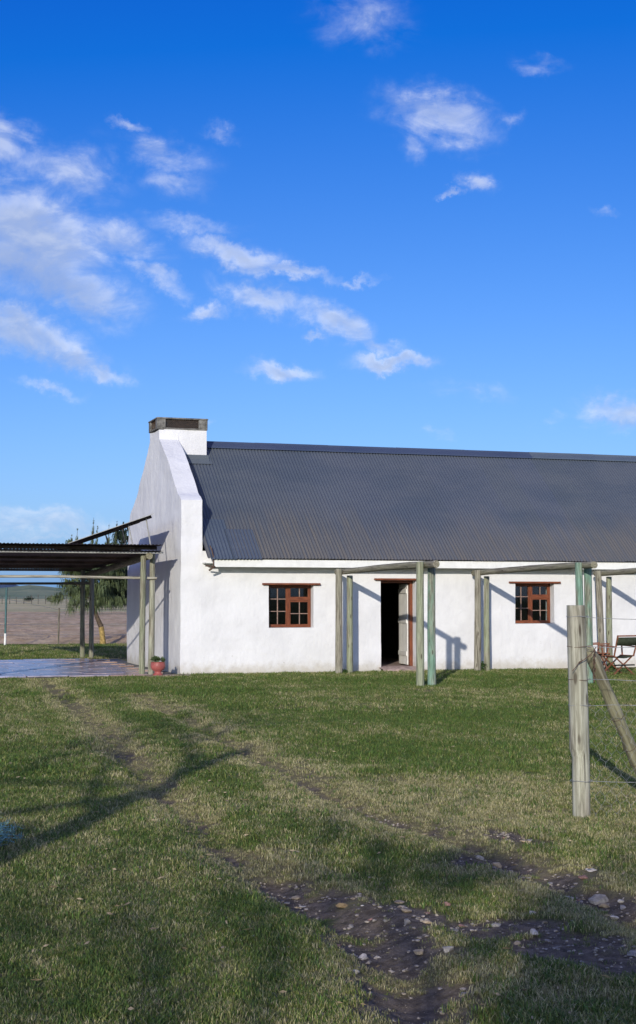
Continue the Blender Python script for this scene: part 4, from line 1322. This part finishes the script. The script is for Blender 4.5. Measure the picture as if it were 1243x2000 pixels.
def she_oak(base, label, seed, leftR, rightR, top, needle, low, trunk_pts, spires, nb=520, strands=13, yband=None):
    r_ = random.Random(seed); bx, by = base
    g = empty('she_oak_tree', (bx, by, 0), label, 'tree', 'she-oak trees behind the carport')
    m = MB(); m.tube([(bx+.02, by, -.1), (bx, by, .25), trunk_pts[0]], [.13, .10, .095], 10, wob=.05, seed=seed)
    m.build('trunk', M_BARKY if yband else M_BARK, g, smooth=True)
    m = MB(); m.tube(trunk_pts, [.095-.075*i/(len(trunk_pts)-1) for i in range(len(trunk_pts))], 9, wob=.05, seed=seed+1)
    tip = Vector(trunk_pts[-1])
    limbs = []
    for k in range(34):
        z0 = r_.uniform(low+.25, top*.82); i = 0
        while i < len(trunk_pts)-2 and trunk_pts[i+1][2] < z0: i += 1
        a = Vector(trunk_pts[i]); b = Vector(trunk_pts[i+1]); f = min(1, max(0, (z0-a.z)/(b.z-a.z+1e-6))); p = a.lerp(b, f)
        th = r_.uniform(0, 2*pi); reach = (leftR if cos(th) < 0 else rightR)*r_.uniform(.55, 1)*(1.05-.65*(z0-low)/(top-low))
        q = p+Vector((cos(th)*reach, sin(th)*reach*.8, r_.uniform(.15, .7)*(1 if z0 > 1.6 else .3)))
        mid = p.lerp(q, .5)+Vector((0, 0, .18))
        limbs.append((p, mid, q)); m.tube([p, mid, q], [.028, .018, .006], 5, False)
    for (x, y, z0, z1) in spires:
        m.tube([(x-.03, y, z0), (x, y, (z0+z1)/2), (x+.03, y, z1)], [.02, .012, .004], 5, False); limbs.append((Vector((x-.03, y, z0)), Vector((x, y, (z0+z1)/2)), Vector((x+.03, y, z1))))
    m.build('branch', M_BARK, g, smooth=True)
    nd = MB(); ns = len(spires)
    for k in range(nb):
        li = r_.randrange(len(limbs)) if r_.random() < .97 else len(limbs)-1-r_.randrange(max(1, ns))
        p, mid, q = limbs[li]; spire = li >= len(limbs)-ns
        t = r_.uniform(.18, 1.) if not spire else r_.random()**1.8; c = (p.lerp(mid, t*2) if t < .5 else mid.lerp(q, t*2-1))
        if not spire: c = c+Vector((r_.gauss(0, .12), r_.gauss(0, .12), r_.gauss(0, .09)))
        out = (q-p).normalized() if not spire else Vector((0, 0, 1))
        for s in range(strands if not spire else 6):
            L = r_.uniform(.22, .52)*(1 if not spire else .75*(1.02-.9*t))
            th = r_.uniform(0, 6.28); o = Vector((cos(th), sin(th), 0))
            if spire: d0 = (out*1.0+o*.35).normalized(); d1 = (out*1.+o*.30).normalized()
            else: d0 = (out*.7+o*.65+Vector((0, 0, .15))).normalized(); d1 = (o*.25+out*.15+Vector((0, 0, -1))).normalized()
            c0 = c+o*.02; c1 = c0+d0*L*.38; c2 = c1+d1*L*(.75 if not spire else .6)
            w = .012*(1 if not spire else .6); sd = Vector((-sin(th), cos(th), 0))*w
            nd.add([c0-sd, c0+sd, c1+sd, c1-sd, c2], [(0, 1, 2, 3), (3, 2, 4)])
    nd.build('crown', needle, g)
    return g


she_oak((8.55, 49.5), 'drooping olive-green she-oak tree with yellow lichened trunk foot behind the carport posts', 3, 1.75, 1.5, 3.6, M_NEEDLE, .95,
        [(8.50, 49.5, .62), (8.35, 49.5, .95), (8.22, 49.55, 1.4), (8.22, 49.6, 2.2), (8.18, 49.6, 3.0), (8.2, 49.6, 3.9)],
        [(7.62, 49.4, 2.9, 3.95), (7.4, 49.2, 2.8, 3.75), (8.2, 49.6, 3.1, 4.35), (8.32, 49.5, 3.0, 4.05), (8.75, 49.7, 3.0, 4.15), (8.98, 49.6, 2.9, 4.0)], 1000, 13, yband=True)
she_oak((10.1, 51.6), 'darker she-oak tree standing deeper behind the gable wall', 13, 1.35, 1.9, 4.1, M_NEEDLED, 1.1,
        [(10.1, 51.6, .6), (10.0, 51.6, 1.6), (10.0, 51.6, 2.8), (10.0, 51.6, 4.1)],
        [(9.35, 51.5, 3.1, 4.35), (9.6, 51.6, 3.1, 4.3), (10.0, 51.6, 3.4, 4.7)], 1100, 14)


# bare-branched trees behind the photographer, which shade the lawn
def grow(m, tips, p, d, L, r, lvl, r_, spread=.55):
    n = 4; pts = [p]; rad = [r]
    for i in range(n):
        d = (d+Vector((r_.gauss(0, .12), r_.gauss(0, .12), r_.gauss(0, .08)))).normalized()
        p = p+d*(L/n); pts.append(p); rad.append(r*(1-.4*(i+1)/n))
    m.tube(pts, rad, 6 if lvl > 1 else 4, False)
    if lvl == 0: tips.append((pts[-1], d)); return
    for k in range(3 if lvl > 1 else 3):
        q = pts[r_.choice([2, 3, 4])]
        nd = (d+Vector((r_.gauss(0, spread), r_.gauss(0, spread), r_.gauss(0, spread*.6)+.1))).normalized()
        grow(m, tips, q, nd, L*r_.uniform(.6, .85), r*.55, lvl-1, r_, spread)


def shade_tree(base, label, pts, rad, limbs, clumps, sparse, seed):
    r_ = random.Random(seed)
    g = empty('shade_tree', (*base, 0), label, 'tree')
    m = MB(); m.tube(pts, rad, 12, wob=.04, seed=seed); m.build('trunk', M_BARK, g, smooth=True)
    m = MB(); tips = []
    for p, d, L, r, lvl in limbs: grow(m, tips, Vector(p), Vector(d).normalized(), L, r, lvl, r_)
    m.build('branch', M_BARK, g, smooth=True)
    lf = MB()
    for c, R, n in clumps: leaf_quads(lf, c, R, n, .05, r_)
    for p, d in tips: leaf_quads(lf, p, (.22, .22, .16), sparse, .035, r_)
    lf.build('crown', M_LEAF, g)


shade_tree((-3.39, 1.17), 'slender leafless tree standing to the left behind the photographer', [(-3.39, 1.17, -.1), (-3.36, 1.2, 1.2), (-3.42, 1.15, 2.4), (-3.38, 1.2, 3.4), (-3.33, 1.2, 4.15)], [.16, .135, .12, .11, .07],
           [((-3.38, 1.2, 3.15), (-1.6, -1.1, .12), 2.1, .06, 1), ((-3.38, 1.2, 3.5), (-.8, .3, .8), 1.2, .045, 2), ((-3.4, 1.15, 2.9), (-1, .2, .7), 1.6, .05, 3),
            ((-3.38, 1.2, 3.7), (-.6, .5, .5), 1.1, .04, 3), ((-3.4, 1.15, 2.5), (-1.2, -.3, .5), 1.7, .045, 3), ((-3.38, 1.2, 3.3), (-1.5, .6, .35), 1.8, .04, 3)],
           [], 3, 5)
shade_tree((-4.9, -8.2), 'broad leafy tree standing directly behind the photographer, some clumps added to cast shadow', [(-4.9, -8.2, -.1), (-4.85, -8.1, 1.2), (-4.8, -8.1, 2.6)], [.2, .17, .14],
           [((-4.8, -8.1, 2.5), (.3, .8, .7), 2.0, .08, 3), ((-4.8, -8.1, 2.5), (-.6, .3, .8), 1.9, .08, 3), ((-4.8, -8.1, 2.5), (-1.3, .1, .6), 2.4, .07, 3), ((-4.8, -8.1, 2.5), (-.9, -.6, .7), 2.2, .07, 3)],
           [((-4.0, -6.0, 4.2), (.38, .3, .20), 420), ((-4.08, -7.5, 4.2), (.20, .3, .16), 330), ((-4.36, -8.3, 4.2), (.36, .4, .28), 1300), ((-4.8, -9.1, 4.2), (.40, .5, .3), 1400),  # the two densest clumps are added to cast the photographer's shadow
            ((-5.0, -6.5, 4.25), (.35, .4, .18), 160), ((-5.4, -7.8, 4.2), (.4, .4, .2), 90)],
           4, 9)

# low blue-grey shrub at the left edge
r_ = random.Random(21)
sh = MB(); SX, SY = .80, 9.72
for k in range(340):
    th = r_.uniform(0, 6.28); el = r_.uniform(.1, 1.4); L = r_.uniform(.16, .34)
    p = Vector((SX+r_.gauss(0, .05), SY+r_.gauss(0, .05), .02)); d = Vector((cos(th)*cos(el), sin(th)*cos(el), sin(el)))
    q = p+d*L*.6+Vector((0, 0, .03)); e = p+d*L+Vector((0, 0, -.01))
    sh.tube([p, q, e], [.0022, .0018, .0010], 3, False)
    for j in range(9):
        t = r_.uniform(.35, 1); b = (p.lerp(q, t) if r_.random() < .4 else q.lerp(e, t)); dd = Vector((r_.gauss(0, 1), r_.gauss(0, 1), r_.gauss(0, .7)+.3)).normalized()
        sh.tube([b, b+dd*r_.uniform(.02, .05)], [.0016, .0012], 3, False)
M_TEAL = m_simple('blue_grey_foliage', (.16, .34, .37), .7, .3, .4, 30, bmp=0)
tag(sh.build('shrub', M_TEAL, loc=(SX, SY, 0)), 'low lacy blue-grey shrub on the lawn at the left edge', 'shrub')

# weeds at the foot of the posts
for (x, y, s, lab) in ((13.53, 29.55, .15, 'dark green weeds growing between the two wall posts left of the second window'), (16.6, 29.25, .12, 'low green weeds at the foot of the posts behind the chairs'), (10.26, 29.42, .07, 'few dry weeds between the wall posts left of the door')):
    m = MB(); leaf_quads(m, (x, y, s*.7), (s*.95, s*.7, s*.8), int(220*s/.15), .03, r_)
    for k in range(14): m.tube([(x+r_.gauss(0, s*.4), y+r_.gauss(0, s*.3), 0), (x+r_.gauss(0, s*.6), y+r_.gauss(0, s*.4), s*1.2)], [.004, .002], 4, False)
    tag(m.build('weed_clump', m_leaf('weed_leaf', (.03, .07, .015), (.07, .13, .03), .6, .2, 20), loc=(x, y, 0)), lab, 'weeds')

# ------------------------------------------------------------------ fences behind
M_TEALP = m_simple('teal_painted_steel', (.05, .12, .12), .5, .4, .2, 10)
bf = empty('boundary_fence', (5.26, 49.4, 0), 'thin wire fence with a teal steel post at the far edge of the lawn', 'fence')
m = MB(); m.tube([(5.28, 49.4, .42), (5.30, 49.4, 1.95)], .035, 8); m.build('post', M_TEALP, bf, smooth=True)
m = MB(); m.tube([(5.27, 49.4, -.1), (5.28, 49.4, .42)], .038, 8); m.build('post_base', M_FASCIA, bf, smooth=True)
bx_, by_ = cam_xy((116-621.5)/2840*50.3, 50.3)
for (x, y, h, r__) in ((bx_, by_, 1.25, .03), (bx_+4.4, by_-1.4, 1.25, .03), (1.4, 50.7, 1.5, .035), (-3.0, 52.0, 1.4, .035)):
    m = MB(); m.tube([(x, y, -.1), (x+.02, y, h)], r__, 7, wob=.05, seed=3); m.build('post', M_POLE, bf, smooth=True, color=(.16, .15, .12))
for z in (.35, .7, 1.05, 1.55):
    m = MB(); a = Vector((-3.0, 52.0, z)); b = Vector((5.3, 49.42, z+.02)); c = Vector((bx_, by_, min(z, 1.2))); d = Vector((bx_+4.4, by_-1.4, min(z, 1.2)))
    m.tube([a, b, c, d], .006, 4, False); m.build('wire', M_WIRE, bf)
ff = empty('paddock_fence', (*cam_xy(-60, 300), 0), 'long row of thin dark posts far off at the foot of the hills', 'fence')
r_ = random.Random(2)
for k in range(34):
    px_ = -60+k*13.5+r_.uniform(-2, 2); V_ = 292+r_.uniform(-2, 2); x, y = cam_xy((px_-621.5)/2840*V_, V_)
    m = MB(); m.tube([(x, y, -.2), (x+r_.uniform(-.1, .1), y, 1.75+r_.uniform(-.25, .3))], .07, 5); m.build('post', M_POLE, ff, color=(.07, .07, .06))
for z in (.9, 1.5):
    m = MB(); m.tube([(*cam_xy((-60-621.5)/2840*292, 292), z), (*cam_xy((400-621.5)/2840*292, 292), z)], .02, 4, False); m.build('wire', M_GREYM, ff)
r_ = random.Random(6)
for (px_, w, h, V_, lab) in ((58, 3.6, 1.9, 420, 'small dark tree alone on the plain below the hills'), (104, 3.2, 2.0, 360, 'grey-green bush on the plain left of the she-oak')):
    x, y = cam_xy((px_-621.5)/2840*V_, V_); m = MB()
    for k in range(9): leaf_quads(m, (x+r_.uniform(-.8, .8)*w*.4, y+r_.uniform(-1, 1), h*r_.uniform(.35, .85)), (w*.25, 1, h*.25), 60, .22, r_)
    g = empty('far_tree', (x, y, 0), lab, 'tree')
    m.build('crown', M_NEEDLED if px_ < 80 else M_NEEDLE, g)
    m = MB(); m.tube([(x, y, -.2), (x, y, h*.7)], .12, 6); m.build('trunk', M_BARK, g)

# ------------------------------------------------------------------ stones and pebbles
import bmesh
def m_stone():
    m, nt, b = mat('field_stone', .85, .25); P = wpos(nt); oi = nt.nodes.new('ShaderNodeObjectInfo')
    n = noise(nt, P, 35, 5, .65)
    c = mixc(nt, 1., oi.outputs['Color'], mixc(nt, mapr(nt, n, .3, .7), (.65, .63, .6), (1.2, 1.18, 1.15)), 'MULTIPLY')
    nt.links.new(c, b.inputs['Base Color']); bump(nt, b, n, .5, .008); return m
M_STONE = m_stone()


def stone_geo(seed, sub=2):
    r_ = random.Random(seed); bm = bmesh.new(); bmesh.ops.create_icosphere(bm, subdivisions=sub, radius=1)
    pl = [(Vector((r_.gauss(0, 1), r_.gauss(0, 1), r_.gauss(0, 1))).normalized(), r_.uniform(.42, .8)) for _ in range(13)]
    for v in bm.verts:
        for n_, d in pl:
            k = v.co.dot(n_)
            if k > d: v.co -= n_*(k-d)
        v.co *= r_.uniform(.96, 1.04)
    bm.verts.index_update(); vs = [v.co.copy() for v in bm.verts]; fs = [tuple(v.index for v in f.verts) for f in bm.faces]; bm.free()
    return vs, fs


def gz(x, y): return float(ground_z(np.array([x]), np.array([y]))[0])


STM = []
for i in range(10):
    vs, fs = stone_geo(100+i); me = bpy.data.meshes.new('stone'); me.from_pydata([tuple(v) for v in vs], [], fs); me.shade_smooth(); me.set_sharp_from_angle(angle=radians(18)); me.materials.append(M_STONE); STM.append(me)
GREYS = (.33, .305, .26); TAN = (.42, .34, .23); PINK = (.34, .20, .16); PALE = (.52, .48, .41)
STONES = [(4.06, 7.32, .10, .062, GREYS, 'largest pale grey stone at the right edge of the far muddy patch'), (3.92, 7.42, .085, .022, PALE, 'flat pale stone lying just left of the largest grey stone'), (4.02, 7.20, .055, .03, TAN, 'small tan stone just below the largest grey stone'),
          (2.70, 6.30, .055, .04, GREYS, 'blocky grey stone at the grassy edge of the near muddy patch'), (2.61, 6.42, .05, .035, TAN, 'yellowish stone beside the blocky grey one'), (3.50, 7.02, .035, .028, PALE, 'lone white stone on the grass between the two muddy patches'),
          (2.38, 6.56, .05, .03, PALE, 'pale stone in grass at the left edge of the near muddy patch'), (2.95, 7.52, .05, .02, TAN, 'flat tan stone at the top of a row of three'), (2.90, 7.38, .05, .02, TAN, 'flat tan stone in the middle of a row of three'), (2.87, 7.24, .05, .024, TAN, 'flat tan stone at the bottom of a row of three'),
          (2.66, 7.66, .06, .03, (.36, .26, .13), 'orange tan stone at the upper left edge of the mud'), (2.21, 6.19, .035, .026, PALE, 'rounded white stone on the lower left edge of the near mud'),
          (3.15, 7.36, .04, .025, PINK, 'pinkish stone right of the row of three flat stones'),
          (4.43, 8.95, .06, .03, PALE, 'pale stone at the top of the far muddy patch'), (4.36, 8.85, .055, .03, TAN, 'tan stone touching the pale one at the top of the far patch'), (4.02, 8.56, .055, .035, TAN, 'upright tan stone inside the far muddy patch'),
          (4.31, 7.88, .06, .03, PALE, 'pale stone beyond the largest grey stone'), (4.2, 7.75, .05, .028, PINK, 'pink stone beyond the largest grey stone')]
r_ = random.Random(31)

def okspot(x, y): return float(mud_mask(np.array([x]), np.array([y]))[0])
cnt = 0
while cnt < 80:
    c = MUD[r_.randrange(len(MUD)-2)]; x = c[0]+r_.gauss(0, c[2]*1.0); y = c[1]+r_.gauss(0, c[3]*1.0)
    if y < 5.0 or okspot(x, y) < .05 or any(math.hypot(x-s[0], y-s[1]) < .07 for s in STONES): continue
    w = r_.choice([.018, .022, .028, .036, .048]); STONES.append((x, y, w, w*r_.uniform(.35, .7), (kc := r_.choice(['grey', 'grey', 'tan', 'pale', 'pinkish']), None)[1] or {'grey': GREYS, 'tan': TAN, 'pale': PALE, 'pinkish': PINK}[kc], ('tiny ' if w < .024 else 'small ')+kc+' stone half sunk in the '+('far muddy patch near the fence post' if x > 3.65 and y > 6.9 else 'thin rut left of the muddy patches' if y > 8.1 else 'near muddy patch in the foreground'))); cnt += 1
for i, (x, y, w, h, col, lab) in enumerate(STONES):
    o = bpy.data.objects.new('stone', STM[i % 10]); COL.objects.link(o)
    o.location = (x, y, gz(x, y)+h*.22); o.scale = (w*.78, w*r_.uniform(.5, .75), h*.62); o.rotation_euler = (r_.uniform(-.15, .15), r_.uniform(-.15, .15), r_.uniform(0, 6.28))
    k = r_.uniform(.8, 1.15); o.color = (*[min(1, c*k) for c in col], 1)
    tag(o, lab, 'stone', 'stones lying in the muddy wheel ruts')

pb = MB(); n = 0
pv = [stone_geo(200+i, 1) for i in range(5)]
while n < 1900:
    c = MUD[r_.randrange(len(MUD))]; x = c[0]+r_.gauss(0, c[2]*1.3); y = c[1]+r_.gauss(0, c[3]*1.3)
    if y < 4.8 or r_.random() > okspot(x, y)*.9+.05: continue
    s = .003+.015*r_.random()**3; a = r_.uniform(0, 6.28); vs, fs = pv[n % 5]; z = gz(x, y)+s*.2
    pb.add([(x+s*(v.x*cos(a)-v.y*sin(a)), y+s*(v.x*sin(a)+v.y*cos(a)), z+s*.6*v.z) for v in vs], fs); n += 1
o = pb.build('pebbles', m_simple('pebble', (.31, .27, .22), .85, .3, .5, 60, bmp=0)); tag(o, 'scattered small pebbles and grit in the muddy ruts', 'pebbles', kind='stuff')

# dry leaves, twigs and straw lying on the lawn
lt = MB(); r_ = random.Random(77)
for k in range(260):
    v = 5.2+r_.random()**1.3*14; u = r_.uniform(-.22, .22)*v; x, y = cam_xy(u, v)
    z = gz(x, y)+.03+r_.uniform(0, .015); a = r_.uniform(0, 6.28); L = r_.uniform(.010, .030); w = r_.uniform(.002, .006)
    d = Vector((cos(a), sin(a), r_.uniform(-.2, .2))); s = Vector((-sin(a), cos(a), r_.uniform(-.4, .4)))*w
    p = Vector((x, y, z)); lt.add([p-d*L, p+s-Vector((0, 0, .004)), p+d*L, p-s+Vector((0, 0, .006))], [(0, 1, 2), (0, 2, 3)])
o = lt.build('leaf_litter', m_simple('dry_leaf', (.30, .24, .15), .8, .2, .5, 40, bmp=0)); tag(o, 'dry leaves and straw scattered on the lawn', 'leaf litter', kind='stuff')
